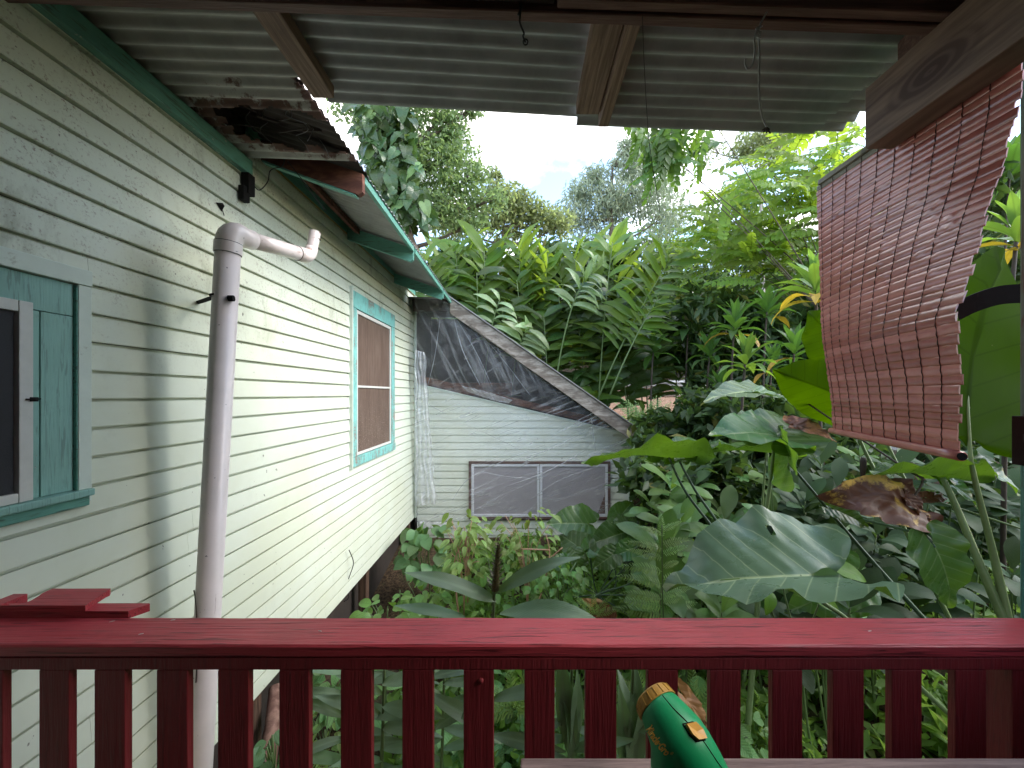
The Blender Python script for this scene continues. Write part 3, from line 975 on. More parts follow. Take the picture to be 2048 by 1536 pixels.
def corr_sheet(name, mat, parent, x0, x1, y0, y1, zf, wl, amp, th=0.004, nxs=6, sub=6, keep=None, rust=None, skew=None):
    """corrugation profile varies along y, lines run along x"""
    ny = int((y1 - y0) / wl * sub) + 1
    vs = []
    for lay in (0, 1):
        for j in range(ny):
            y = y0 + (y1 - y0) * j / (ny - 1)
            for i in range(nxs + 1):
                x = x0 + (x1 - x0) * i / nxs
                yy = y + (skew(x) * (y - y0) / (y1 - y0) if skew else 0)
                vs.append((x, yy, zf(x, yy) + amp * math.sin(2 * PI * y / wl) + lay * th))
    w = nxs + 1
    off = ny * w
    cells = [(i, j) for j in range(ny - 1) for i in range(nxs)]
    if keep:
        cells = [c for c in cells if keep(x0 + (x1 - x0) * (c[0] + .5) / nxs, y0 + (y1 - y0) * (c[1] + .5) / (ny - 1))]
    cs = set(cells)
    fs = []
    for i, j in cells:
        a = j * w + i
        q = (a, a + w, a + w + 1, a + 1)
        fs.append(q)
        fs.append(tuple(v + off for v in reversed(q)))
        for (di, dj, e) in ((-1, 0, (a, a + w)), (1, 0, (a + w + 1, a + 1)), (0, -1, (a + 1, a)), (0, 1, (a + w, a + w + 1))):
            if (i + di, j + dj) not in cs:
                fs.append((e[1], e[0], e[0] + off, e[1] + off))
    mb = MB(); mb.add(vs, fs)
    o = mb.build(name, mat, parent, smooth=True)
    if rust:
        at = o.data.attributes.new('rust', 'FLOAT', 'POINT')
        at.data.foreach_set('value', [rust(v[0], v[1]) for v in vs])
    # drop loose verts
    bm = bmesh.new(); bm.from_mesh(o.data)
    bmesh.ops.delete(bm, geom=[v for v in bm.verts if not v.link_faces], context='VERTS')
    for e in bm.edges:
        if len(e.link_faces) == 2 and e.calc_face_angle(0) > 0.9: e.smooth = False
    bm.to_mesh(o.data); bm.free()
    return o


ye = 2.83
while ye < 6.3:
    y2 = min(ye + 0.86, 6.32)
    corr_sheet('roof_sheet', M['sheet_eave'], house, -2.35, EX + random.uniform(-0.005, 0.012), ye, y2 + 0.03,
               lambda x, y, k=(ye * 7) % 1 * 0.003: eave_z(x, y) + 0.012 + k, 0.068, 0.009, 0.003, 4, 8)
    ye = y2
    if y2 >= 6.32: break
# upper part of the roof over the porch end: dark underside above the rotten sheet, then the slope to a ridge
corr_sheet('roof_sheet', M['dark_wood'], house, -2.35, EX + 0.02, -2.6, 2.86, lambda x, y: eave_z(x, 2.83) + 0.010, 0.068, 0.009, 0.003, 4, 6)
MB().add([(-2.34, -2.6, 1.99), (-2.34, 6.8, 1.93), (-5.4, 6.8, 2.95), (-5.4, -2.6, 3.0)], [(0, 1, 2, 3)]).build('roof_slope', M['sheet_eave'], house)
MB().add([(-8.4, -2.6, 1.99), (-8.4, 6.8, 1.93), (-5.4, 6.8, 2.955), (-5.4, -2.6, 3.005)], [(0, 1, 2, 3)]).build('roof_slope', M['sheet_eave'], house)
MB().box(-8.3, WX - 0.101, YH1 - 0.1, YH1 - 0.003, WB, 1.92).build('wall_panel', M['dark_wood'], house)
MB().box(-8.3, WX - 0.101, YH0, YH1 - 0.11, WB - 0.12, WB - 0.01).build('floor_deck', M['dark_wood'], house)
MB().box(-2.22, -2.12, YH0, 6.8, -3.1, WB - 0.13).build('underfloor_dark_panel', M['dark_wood'], house)  # dark sheet standing in for the black shade under the house
MB().box(-5.0, WX - 0.03, 6.9, 7.0, -3.1, -1.9).build('underfloor_dark_panel', M['dark_wood'], house)

# rafter tails
for (y, mat, tail, lab) in ((2.80, M['rot_wood'], EX + 0.005, 'rotten brown rafter tail'), (4.17, M['green_trim_x'], EX - 0.02, None), (5.68, M['green_trim_x'], EX - 0.01, None)):
    zt = lambda x: eave_z(x, y) - 0.014
    d = 0.145 if y > 3 else 0.155
    pr = [(WX + 0.032, zt(WX) - 0.005), (tail, zt(tail)), (tail, zt(tail) - d + 0.025), (tail - 0.03, zt(tail) - d + 0.004), (WX + 0.032, zt(WX) - d)]
    r_ = MB().prism(pr, 'Y', y - 0.022, y + 0.022).build('rafter_tail', mat, house, label=lab)
    if y < 3:
        # green strip still painted along the lower edge, chipped end paint
        MB().prism([(WX + 0.04, zt(WX) - d - 0.012), (tail - 0.05, zt(tail) - d - 0.006), (tail - 0.05, zt(tail) - d + 0.004), (WX + 0.04, zt(WX) - d + 0.002)], 'Y', y - 0.024, y + 0.03).build('painted_strip', M['green_trim_x'], house)
# fascia strip just inside the eave edge (green), in three lengths
for a, b in ((2.83, 4.145), (4.195, 5.655), (5.705, 6.30)):
    pr = lambda y: [(EX - 0.045, eave_z(EX - 0.045, y) - 0.05), (EX - 0.005, eave_z(EX - 0.005, y) - 0.05), (EX - 0.005, eave_z(EX - 0.005, y) + 0.0), (EX - 0.045, eave_z(EX - 0.045, y) + 0.0)]
    p0, p1 = pr(a), pr(b)
    MB().add([(x, a, z) for x, z in p0] + [(x, b, z) for x, z in p1], [(0, 1, 5, 4), (1, 2, 6, 5), (2, 3, 7, 6), (3, 0, 4, 7), (3, 2, 1, 0), (4, 5, 6, 7)]).build('fascia_strip', M['green_trim'], house)
# rusty purlin near the wall under the sheets
m = MB()
m.add([(x, y, eave_z(x, y) - dz) for y in (2.84, 4.14) for x, dz in ((-1.80, .0), (-1.80, .055), (-1.75, .055), (-1.75, .0))], [(0, 1, 5, 4), (1, 2, 6, 5), (2, 3, 7, 6), (3, 0, 4, 7), (3, 2, 1, 0), (4, 5, 6, 7)])
m.build('purlin', M['rot_wood'], house)

# window one (left): turquoise boards with a dark screen in a white frame
y0, y1, z0, z1 = WIN1
wi = MB().box(WX + .001, WX + .03, y1 - .05, y1, z0 - .03, z1 + .005, .003).build('window', M['trim_white'], house, label='left window, turquoise boards round a dark screen')
MB().box(WX + .001, WX + .034, y0, y1, z1 + .006, z1 + .075, .003).build('window_head', M['trim_white'], wi)
MB().box(WX - .02, WX + .012, y1 - .165, y1 - .056, z0 + .03, z1 - .135, .002).build('side_board', M['turq'], wi)
MB().box(WX - .02, WX + .011, y1 - .235, y1 - .169, z0 + .03, z1 - .135, .002).build('side_board', M['turq'], wi)
MB().box(WX - .02, WX + .0125, y0, y1 - .056, z1 - .132, z1 + .003, .002).build('top_board', M['turq'], wi)
MB().box(WX - .02, WX + .026, y1 - .0545, y1 - .0505, z0 + .03, z1).build('stop_bead', M['green_trim'], wi)
MB().box(WX - .02, WX + .055, y0, y1 - .008, z0 - .002, z0 + .028, .006).build('sill', M['turq'], wi)
MB().box(WX - .0, WX + .035, y0, y1 - .012, z0 - .045, z0 - .004, .004).build('sill_apron', M['green_trim'], wi)
sy1, sz0, sz1 = y1 - .205, z0 + .03, z1 - .11
MB().box(WX - .015, WX + .034, sy1 - .042, sy1, sz0, sz1, .003).build('screen_stile', M['white_frame'], wi)
MB().box(WX - .015, WX + .033, y0, sy1 - .043, sz1 - .042, sz1, .003).build('screen_rail', M['white_frame'], wi)
MB().box(WX - .015, WX + .033, y0, sy1 - .043, sz0, sz0 + .036, .003).build('screen_rail', M['white_frame'], wi)
MB().box(WX - .015, WX + .018, y0, sy1 - .046, sz0 + .037, sz1 - .043).build('screen', M['screen_dark'], wi)
m = MB(); m.tube([(WX + .037, sy1 - .025, -.02), (WX + .045, sy1 - .005, -.021), (WX + .035, sy1 + .02, -.019)], .0035, 6); m.box(WX + .033, WX + .04, sy1 - .012, sy1 + .012, -.029, -.012, .002)
m.build('latch', M['black_iron'], wi)
# fill behind
MB().box(WX - .06, WX - .021, y0, y1 - .01, z0, z1).build('window_back', M['dark_wood'], wi)

# window two (far): peeling turquoise frame, rusty screen with a middle bar
y0, y1, z0, z1 = WIN2
fw = .13
wi = MB().box(WX + .0, WX + .035, y0, y0 + fw, z0 + .11, z1 - .19, .004).build('window', M['turq_peel'], house, label='far window with peeling turquoise frame and rusty screen')
MB().box(WX + .0, WX + .035, y1 - fw, y1, z0 + .11, z1 - .19, .004).build('frame_stile', M['turq_peel'], wi)
MB().box(WX + .0, WX + .037, y0, y1, z1 - .187, z1, .004).build('frame_head', M['turq_peel'], wi)
MB().box(WX + .0, WX + .045, y0 - .0, y1, z0, z0 + .107, .005).build('sill', M['turq_peel'], wi)
MB().box(WX + .0, WX + .05, y0 - .022, y0 - .002, z0 - .02, z1 + .035, .003).build('edge_strip', M['trim_white'], wi)
a, b, c, d = y0 + fw + .004, y1 - fw - .004, z0 + .115, z1 - .195
for q in ((a, a + .04, c, d), (b - .04, b, c, d)):
    MB().box(WX - .01, WX + .026, *q[:2], *q[2:], .003).build('screen_stile', M['white_frame'], wi)
for q in ((a + .041, b - .041, d - .04, d), (a + .041, b - .041, c, c + .03), (a + .041, b - .041, .075, .10)):
    MB().box(WX - .01, WX + .025, *q[:2], *q[2:], .003).build('screen_rail', M['white_frame'], wi)
MB().box(WX - .03, WX + .01, a + .03, b - .03, c + .02, d - .03).build('screen', M['screen_rust'], wi)
MB().box(WX - .06, WX - .031, y0 + .02, y1 - .02, z0 + .05, z1 - .02).build('window_back', M['dark_wood'], wi)

# corner trim at the lean-to, posts under the floor
MB().box(WX + .019, WX + .055, YH1 - .05, YH1 - .001, WB, 1.72, .004).build('corner_trim', M['trim_white'], house)
for y, x in ((4.8, -1.98), (2.83, -2.0), (6.62, -1.99), (0.6, -2.0)):
    MB().box(x - .05, x + .05, y - .05, y + .05, -3.1, WB - .011, .006).build('foundation_post', M['post_wood'], house)
MB().box(-2.06, WX + .01, YH0, YH1 - .12, WB - .009, WB - .006 + .0, 0).build('sill_strip', M['trim_white'], house)

# small things on the wall
m = MB(); b0 = P(435, 412, 2.42) ; b0.x = WX + .02
m.add([b0 + Vector((0, -.035, .005)), b0 + Vector((.0, .02, .03)), b0 + Vector((.0, .012, -.03)), b0 + Vector((.028, 0, 0))], [(0, 1, 3), (1, 2, 3), (2, 0, 3), (0, 2, 1)])
m.tube([b0 + Vector((.005, .01, -.02)), b0 + Vector((.008, .022, -.05))], .003, 5)
m.build('wall_bracket', M['black_iron'], None, label='small torn black bracket on the mint siding above the elbow pipe', cat='bracket')


def wire(name, pts, r, mat, label, cat='wire', sub=6, group=None):
    return MB().tube(catmull(pts, sub), r, 5).build(name, mat, None, smooth=True, label=label, cat=cat, group=group)


wire('wire', [(WX + .05, 2.665, 1.46), (WX + .06, 2.72, 1.44), (WX + .12, 2.72, 1.50), (WX + .14, 2.72, 1.58), (WX + .22, 2.72, 1.61), (WX + .24, 2.72, 1.66)], .0035, M['dark_wire'], 'bent dark wire from the ledger block up to the eave')
wire('wire', [P(1045 - 470, 322, 2.74), P(597, 350, 2.73), P(613, 372, 2.78), P(650, 420, 2.9)], .003, M['dark_wire'], 'thin dark wire hanging past the rotten rafter tail')
wire('wire', [P(698, 1100, 4.15) , P(707, 1125, 4.2), P(700, 1150, 4.2), P(694, 1170, 4.25), P(697, 1195, 4.3), P(688, 1203, 4.3)], .005, M['dark_wire'], 'curled black wire at the bottom edge of the mint siding')

# ================================================================== LEAN-TO behind
LY = 6.81
lean = empty('lean_to', (0, LY + .6, -2.9), 'low mint lean-to with slanting grey barge board at the end', 'lean-to')
LXR = 1.93
ztop = lambda x: min(0.133 - 0.235 * (x + 1.77), 9)


def barge_low(x): return 1.50 - 0.705 * (x + 1.19) - 0.27


for i in range(40):
    z0 = -2.62 + i * CH
    zb, zt_ = z0, z0 + CH
    if zb > 0.16: break
    # right end limited by the sloping top
    lim = lambda z: LXR - .065 if z < ztop(LXR - .065) else -1.77 + (0.133 - z) / 0.235
    xr_b, xr_t = lim(zb), lim(min(zt_, .17))
    xl = WX + .06
    segs = [(xl, xr_b, xr_t)]
    wx0, wx1, wz0, wz1 = -.925, 1.52, -2.19, -1.21
    zc_ = z0 + CH / 2
    if wz0 < zc_ < wz1:
        segs = [(xl, wx0, wx0), (wx1, xr_b, xr_t)]
    for a, b, c in segs:
        if b - a < .03: continue
        c = max(c, a + .01)
        m = MB()
        pr_ = [(-.012, -.001), (.015, -.002), (.0168, .003), (.0135, CH * .5), (.0095, CH - .0165), (-.011, CH - .018), (-.012, CH - .002)]
        k = len(pr_)
        vs = [(a, LY - q, z0 + h) for q, h in pr_] + [(b + (c - b) * max(0, h) / CH, LY - q, z0 + h) for q, h in pr_]
        m.add(vs, [(e, (e + 1) % k, k + (e + 1) % k, k + e) for e in range(k)] + [tuple(range(k)), tuple(range(2 * k - 1, k - 1, -1))])
        m.build('siding_board', M['siding_x'], lean)
# wall backing (sloped top)
MB().prism([(WX + .01, -2.95), (LXR - .005, -2.95), (LXR - .005, ztop(LXR) - .01), (WX + .01, ztop(WX) - .01)], 'Y', LY + .0125, LY + .09).build('wall_panel', M['dark_wood'], lean)
tp = lambda x, o=0: ztop(x) + o
MB().prism([(WX + .06, tp(WX + .06, -.005)), (1.9, tp(1.9, -.005)), (1.9, tp(1.9, .03)), (WX + .06, tp(WX + .06, .03))], 'Y', LY - .03, LY + .10).build('wall_cap', M['trim_white'], lean)
MB().box(LXR - .062, LXR, LY - .03, LY + .0, -2.95, ztop(LXR) - .02, .004).build('corner_trim', M['trim_white'], lean)
# barge board in the gable plane
BY = 6.33
xe0, xe1 = -1.19, 2.00
bz = lambda x: 1.575 - 0.70 * (x - xe0)
MB().prism([(xe0, bz(xe0)), (xe1, bz(xe1)), (xe1 - .14, bz(xe1 - .14) - .245), (xe0, bz(xe0) - .245)], 'Y', BY, BY + .045).build('barge_board', M['barge'], lean)
# splintered strip on the barge
MB().prism([(-.86, bz(-.86) - .20), (-.1, bz(-.1) - .20), (-.2, bz(-.2) - .235), (-.8, bz(-.8) - .225)], 'Y', BY - .012, BY - .001).build('splinter', M['barge'], lean)
# roof of the lean-to
rf = MB()
rf.add([(xe0 - .05, BY - .03, bz(xe0 - .05) + .012), (xe1 + .02, BY - .03, bz(xe1 + .02) + .012), (xe1 + .02, 8.1, bz(xe1 + .02) + .012), (xe0 - .05, 8.1, bz(xe0 - .05) + .012),
        (xe0 - .05, BY - .03, bz(xe0 - .05) + .03), (xe1 + .02, BY - .03, bz(xe1 + .02) + .03), (xe1 + .02, 8.1, bz(xe1 + .02) + .03), (xe0 - .05, 8.1, bz(xe0 - .05) + .03)],
       [(0, 1, 2, 3), (7, 6, 5, 4), (0, 4, 5, 1), (1, 5, 6, 2), (2, 6, 7, 3), (3, 7, 4, 0)])
rf.build('roof_sheet', M['sheet_eave'], lean)
MB().box(WX + .06, EX - .06, 6.50, 6.53, 1.40, 1.62).build('gable_infill', M['dark_wood'], lean)
MB().add([(WX - .3, BY + .05, 1.62), (xe0 - .05, BY + .05, 1.6), (xe0 - .05, 8.1, 1.6), (WX - .3, 8.1, 1.62)], [(0, 1, 2, 3)]).build('roof_sheet', M['sheet_eave'], lean)
# inside: back wall, end wall, beams seen through the plastic
MB().prism([(WX, -3), (LXR, -3), (LXR, bz(LXR) - .02), (xe0, bz(xe0) - .02), (WX, bz(xe0) - .02)], 'Y', 8.0, 8.09).build('back_wall', M['dark_wood'], lean)
MB().box(LXR - .08, LXR - .003, LY + .10, 8.0, -3, ztop(LXR)).build('end_wall', M['dark_wood'], lean)
MB().prism([(WX + .05, ztop(WX) + .06), (1.5, ztop(1.5) + .05), (1.5, ztop(1.5) + .17), (WX + .05, ztop(WX) + .17)], 'Y', LY + .11, LY + .20).build('inner_beam', M['rot_wood'], lean)
for x in (-1.2, -.3, .6):
    MB().prism([(x, bz(x) - .01), (x + 1.2, bz(x + 1.2) - .01), (x + 1.2, bz(x + 1.2) - .12), (x, bz(x) - .12)], 'Y', 7.2 + (x + 1.2) * .3, 7.25 + (x + 1.2) * .3).build('inner_rafter', M['rot_wood'], lean)
MB().box(-1.85, -.2, 7.3, 7.5, ztop(-1) + .02, ztop(-1) + .26, .01).build('inner_shelf', M['rot_wood'], lean)
MB().box(WX + .001, WX + .03, LY, 7.95, -2, 1.58).build('inner_wall', M['dark_wood'], lean)
# window pair
wz0, wz1 = P(0, 1037, LY).z, P(0, 922, LY).z
wx0, wx1 = P(938, 0, LY).x, P(1220, 0, LY).x
wi = MB().box(wx0, wx1, LY - .05, LY - .002, wz1 - .045, wz1, .004).build('window', M['brown_trim'], lean, label='pair of sliding screens under plastic sheeting')
MB().box(wx0, wx1, LY - .055, LY - .002, wz0, wz0 + .04, .004).build('sill', M['brown_trim'], wi)
MB().box(wx0, wx0 + .045, LY - .05, LY - .002, wz0 + .041, wz1 - .046, .004).build('jamb', M['brown_trim'], wi)
MB().box(wx1 - .045, wx1, LY - .05, LY - .002, wz0 + .041, wz1 - .046, .004).build('jamb', M['brown_trim'], wi)
xm = P(1079, 0, LY).x
for a, b in ((wx0 + .048, xm - .004), (xm + .004, wx1 - .048)):
    for q in ((a, a + .042, wz0 + .044, wz1 - .048), (b - .042, b, wz0 + .044, wz1 - .048)):
        MB().box(q[0], q[1], LY - .045, LY - .01, q[2], q[3], .003).build('screen_stile', M['alu_frame'], wi)
    for q in ((a + .043, b - .043, wz0 + .044, wz0 + .086), (a + .043, b - .043, wz1 - .09, wz1 - .048)):
        MB().box(q[0], q[1], LY - .044, LY - .01, q[2], q[3], .003).build('screen_rail', M['alu_frame'], wi)
    MB().box(a + .03, b - .03, LY - .022, LY - .012, wz0 + .07, wz1 - .07).build('screen', M['screen_grey'], wi)
for q in range(5):
    z = wz0 + .10 + q * .075
    xl_ = wx1 - .22 + .028 * q
    MB().add([(xl_, LY - .032, z), (wx1 - .095, LY - .032, z), (wx1 - .095, LY - .024, z + .062), (xl_ + .02, LY - .024, z + .062)], [(0, 1, 2, 3)]).build('louvre_blade', M['brown_trim'], wi)

# ------------------------------------------------------------------ plastic sheeting
film = empty('plastic_sheet', P(1020, 1035, 6.75), 'torn clear plastic sheet draped from the barge board over the lean-to wall', 'plastic sheet')


def film_patch(name, top, bot, ytop, ybot, nu, nv, fn, mat):
    top = catmull([Vector((a, b, 0)) for a, b in top], 8); bot = catmull([Vector((a, b, 0)) for a, b in bot], 8)

    def smp(c, u):
        k = u * (len(c) - 1); i = min(int(k), len(c) - 2)
        return c[i].lerp(c[i + 1], k - i)
    m = MB(); vs = []
    for j in range(nv + 1):
        v = j / nv
        for i in range(nu + 1):
            u = i / nu
            p = smp(top, u).lerp(smp(bot, u), v)
            s = v * v * (3 - 2 * v)
            Y = ytop + (ybot - ytop) * s
            q = P(p.x, p.y, Y)
            vs.append(q + fn(u, v, q))
    w = nu + 1
    m.add(vs, [(j * w + i, j * w + i + 1, (j + 1) * w + i + 1, (j + 1) * w + i) for j in range(nv) for i in range(nu)])
    return m.build(name, mat, film, smooth=True)


def fold_fn(u, v, q):
    # folds fan out from the nailed right corner and hang from the upper left
    cx, cz = 1.62, -.62
    a = math.atan2(q.z - cz, q.x - cx)
    r = math.hypot(q.z - cz, q.x - cx)
    d = 0.022 * mnoise.noise(Vector((a * 9, r * .35, 1.3))) + 0.012 * mnoise.noise(Vector((a * 22, r * .5, 4)))
    a2 = math.atan2(q.z - 1.45, q.x + 1.2)
    r2 = math.hypot(q.z - 1.45, q.x + 1.2)
    up = max(0, min(1, (q.z + .1) / .6))
    d = d * (1 - .6 * up) + up * (.03 * mnoise.noise(Vector((a2 * 8, r2 * .4, 7))) + .015 * mnoise.noise(Vector((a2 * 20, r2 * .8, 9))))
    return Vector((0, -abs(d) * 1.6 - .012, 0))


film_patch('film', [(831, 586), (905, 612), (1080, 735), (1262, 858)], [(831, 1044), (944, 1040), (1080, 1037), (1216, 1032)], 6.40, 6.735, 90, 80, fold_fn, M['film'])


def ruf(u, v, q):
    return Vector((.03 * mnoise.noise(Vector((v * 9, u * 2, 3))), -.05 * abs(math.sin(u * 14 + 2 * mnoise.noise(Vector((v * 6, u * 3, 0))))) - .02 - .05 * abs(mnoise.noise(Vector((v * 16, u * 7, 8)))), 0))


film_patch('bunched_edge', [(831, 700), (852, 706)], [(831, 1010), (874, 1006)], 6.5, 6.72, 24, 60, ruf, M['film_milky'])
film_patch('bunched_corner', [(1180, 806), (1262, 862)], [(1175, 915), (1240, 905)], 6.55, 6.66, 26, 30, ruf, M['film'])
film_patch('torn_hem', [(835, 1040), (900, 1042)], [(842, 1060), (880, 1052)], 6.72, 6.70, 16, 6, ruf, M['film_milky'])
# tight folds of the sheet, milky strips painting their bright glints
for pts, r_ in (([(1025, 921), (1095, 900), (1173, 862)], .008), ([(1009, 974), (1090, 945), (1170, 901)], .011), ([(955, 941), (1010, 953), (1064, 957)], .006), ([(1181, 823), (1186, 862), (1191, 901)], .007),
                ([(849, 804), (870, 816), (892, 827)], .004), ([(994, 812), (1022, 826), (1048, 839)], .004), ([(947, 855), (1000, 880), (1048, 903)], .004), ([(905, 1000), (935, 960), (1000, 925), (1090, 890)], .006),
                ([(950, 1010), (985, 1028), (1005, 1040)], .004), ([(1060, 1000), (1120, 960), (1205, 930)], .007), ([(880, 640), (868, 720), (850, 790)], .005), ([(905, 625), (925, 700), (960, 770)], .008), ([(915, 640), (955, 710), (985, 775)], .005), ([(930, 640), (990, 700), (1060, 790)], .006)):
    m = MB(); cc = catmull([P(a, b_, 6.62) + Vector((0, .0, 0)) for a, b_ in pts], 8)
    vs = []; n_ = len(cc)
    for i, c in enumerate(cc):
        d = (cc[min(i + 1, n_ - 1)] - cc[max(i - 1, 0)]).normalized(); s_ = d.cross(Vector((0, 1, 0))).normalized()
        w_ = r_ * (.35 + .65 * math.sin(PI * i / (n_ - 1))) * (1 + .5 * mnoise.noise(c * 9))
        vs += [c - s_ * w_, c + Vector((0, -w_ * 1.2, 0)), c + s_ * w_]
    m.add(vs, [(i * 3 + e, (i + 1) * 3 + e, (i + 1) * 3 + e + 1, i * 3 + e + 1) for i in range(n_ - 1) for e in range(2)])
    m.build('crease_fold', M['film_milky'], film, smooth=True)
# bright crumpled strip over the wall cap
film_patch('crumpled_strip', [(925, 772), (975, 784), (1025, 800)], [(935, 783), (985, 800), (1018, 806)], 6.66, 6.70, 40, 8,
           lambda u, v, q: Vector((0, -.04 * abs(mnoise.noise(Vector((u * 16, v * 4, 2)))) - .03, .02 * mnoise.noise(Vector((u * 20, 0, 1))))), M['film_milky'])

# ================================================================== PORCH: roof, beam, post, floor
RS = -0.036                     # the porch roof drops to the right
rz = lambda x, y=0: 1.545 + RS * x
porch = empty('porch', (0, 0, -1.65), 'open porch with corrugated roof on bare rafters overhead', 'porch')
corr_sheet('roof_sheet', M['sheet'], porch, -1.04, .33, -2.3, 2.07, rz, 0.0772, .016, .003, 8, 8, skew=lambda x: 0.03 * (x + 1.04))
corr_sheet('roof_sheet', M['sheet'], porch, .30, 1.62, -2.3, 2.17, lambda x, y: rz(x) - .022, 0.0772, .016, .003, 6, 8)
corr_sheet('roof_sheet', M['sheet'], porch, 1.58, 1.78, -2.3, 2.16, lambda x, y: rz(x) - .004, 0.0772, .016, .003, 2, 8)


def hole(x, y):
    # rotten hole near the outer edge of the left sheet
    n = mnoise.noise(Vector((x * 9, y * 9, 2))) * .11 + mnoise.noise(Vector((x * 24, y * 24, 5))) * .05
    u = (x + 1.40) / .40; v = (y - 2.33 - .05 * u) / .185
    return math.hypot(u, v) + n * 2.2


def keep_fn(x, y):
    if y > 2.63 - .02 * abs(mnoise.noise(Vector((x * 12, 0, 0)))): return False
    if x > -1.115 - .035 * max(0, mnoise.noise(Vector((x * 3, y * 22, 1))) + .2) - (0.0 if y < 1.95 else .02) and y > 1.95: return False
    return hole(x, y) > 1.0


def rust_fn(x, y):
    h = hole(x, y)
    e = max(0, 1.8 - h) / .8
    e2 = max(0, 1 - abs(x + 1.12) / .12) * (1 if y > 1.95 else 0) * .8
    s = .62 * max(0, 1 - (abs(y - 1.985) / .045) ** 2) * max(0, 1 - (abs(x + 1.52) / .22) ** 2) * (.7 + .6 * mnoise.noise(Vector((x * 14, y * 5, 3))))
    return min(1.0, max(e * .8, e2, s))


corr_sheet('roof_sheet', M['sheet_rust'], porch, WX + .02, -1.06, -2.3, 2.64, lambda x, y: rz(x) + .004, 0.0772, .014, .003, 60, 10, keep=keep_fn, rust=rust_fn)
# charred debris lodged above the hole
m = MB()
for q in range(9):
    x = random.uniform(-1.66, -1.3); y = random.uniform(2.2, 2.45)
    d = Vector((random.uniform(-.2, .2), random.uniform(-.06, .06), 0))
    z = 1.655 + random.uniform(-.015, .02)
    m.tube([(x, y, z), (x + d.x, y + d.y, z + random.uniform(-.01, .01))], random.uniform(.004, .011), 5)
m.build('roof_debris', M['dark_wood'], porch, kind='stuff')
m = MB()
for q in range(9):
    x = random.uniform(-1.6, -1.25); y = random.uniform(2.15, 2.5)
    m.tube(catmull([(x, y, 1.65), (x + random.uniform(-.05, .05), y, 1.60), (x + random.uniform(-.08, .08), y + random.uniform(-.05, .05), 1.55)], 4), .0022, 4)
m.build('hanging_root', M['wire'], porch, kind='stuff')
# rafters (run along y)
for (x0, x1, y1, d) in ((-1.062, -.955, 1.955, .062), (.278, .398, 2.005, .06), (.402, .455, 2.045, .072)):
    zt_ = rz((x0 + x1) / 2) - .0185 - (.022 if x0 > .3 else 0)
    MB().box(x0, x1, 1.345, y1, zt_ - d, zt_, .005).build('rafter', M['rafter'], porch)
# header across the front (slightly sloping)
def slope_box(x0, x1, y0, y1, zb, h, mat, name, par):
    vs = []
    for x in (x0, x1):
        z = zb + RS * x
        vs += [(x, y0, z), (x, y1, z), (x, y1, z + h), (x, y0, z + h)]
    m = MB(); m.add(vs, [(0, 3, 2, 1), (4, 5, 6, 7), (0, 1, 5, 4), (1, 2, 6, 5), (2, 3, 7, 6), (3, 0, 4, 7)])
    o = m.build(name, mat, par)
    b = bmesh.new(); b.from_mesh(o.data); bmesh.ops.bevel(b, geom=list(b.edges), offset=.004, segments=1, affect='EDGES'); b.to_mesh(o.data); b.free()
    return o


slope_box(WX + .08, 1.78, 1.337, 1.378, 1.330, .128, M['header'], 'header_beam', porch)
slope_box(.12, 1.78, 1.297, 1.335, 1.338, .09, M['header'], 'header_cleat', porch)
slope_box(-.32, .11, 1.290, 1.334, 1.352, .08, M['dark_wood'], 'header_cleat', porch)
# heavy beam at the right
MB().box(1.44, 1.555, -2.2, 1.62, 1.028, 1.282, .007).build('side_beam', M['beam'], porch)
MB().box(1.558, 1.575, -2.2, 1.60, 1.13, 1.462, .003).build('sky_block_board', M['header'], porch)  # added board hidden by the beam, keeps sky light off the upper wall
# green post with an iron bracket
MB().box(1.775, 1.865, 1.285, 1.375, -1.65, 1.26, .006).build('post', M['post_green'], porch)
m = MB(); m.box(1.742, 1.773, 1.30, 1.372, P(0, 936, 1.3).z, P(0, 834, 1.3).z, .003)
for z in (-.11, -.22): m.tube([(1.741, 1.33, z), (1.732, 1.33, z)], .008, 8)
m.tube(catmull([(1.738, 1.33, -.14), (1.72, 1.315, -.16), (1.725, 1.31, -.19), (1.74, 1.32, -.2)], 5), .006, 6)
m.build('post_bracket', M['black_iron'], porch)
# floor boards and back wall of the porch (behind the camera)
for i in range(13):
    a = -2.3 + i * .277
    MB().box(-1.9, 1.75, a, a + .272, -1.69, -1.65).build('floor_board', M['header'], porch)
MB().box(-1.9, 1.75, -2.42, -2.32, -1.65, 1.6).build('rear_wall', M['dark_wood'], porch)

MB().box(1.66, 1.70, -2.3, .1, -1.65, 1.44, .004).build('added_shade_wall', M['dark_wood'], porch)  # added wall out of view, darkens the porch and the balusters
MB().box(1.66, 1.70, .11, 1.13, -1.65, -.55, .004).build('added_shade_half_wall', M['dark_wood'], porch)  # added half wall out of view, shades the baluster fronts
# ------------------------------------------------------------------ railing
rail = empty('porch_railing', (0, 1.16, -1.65), 'dark red wooden porch railing with flat balusters across the foreground', 'railing')
m = MB()
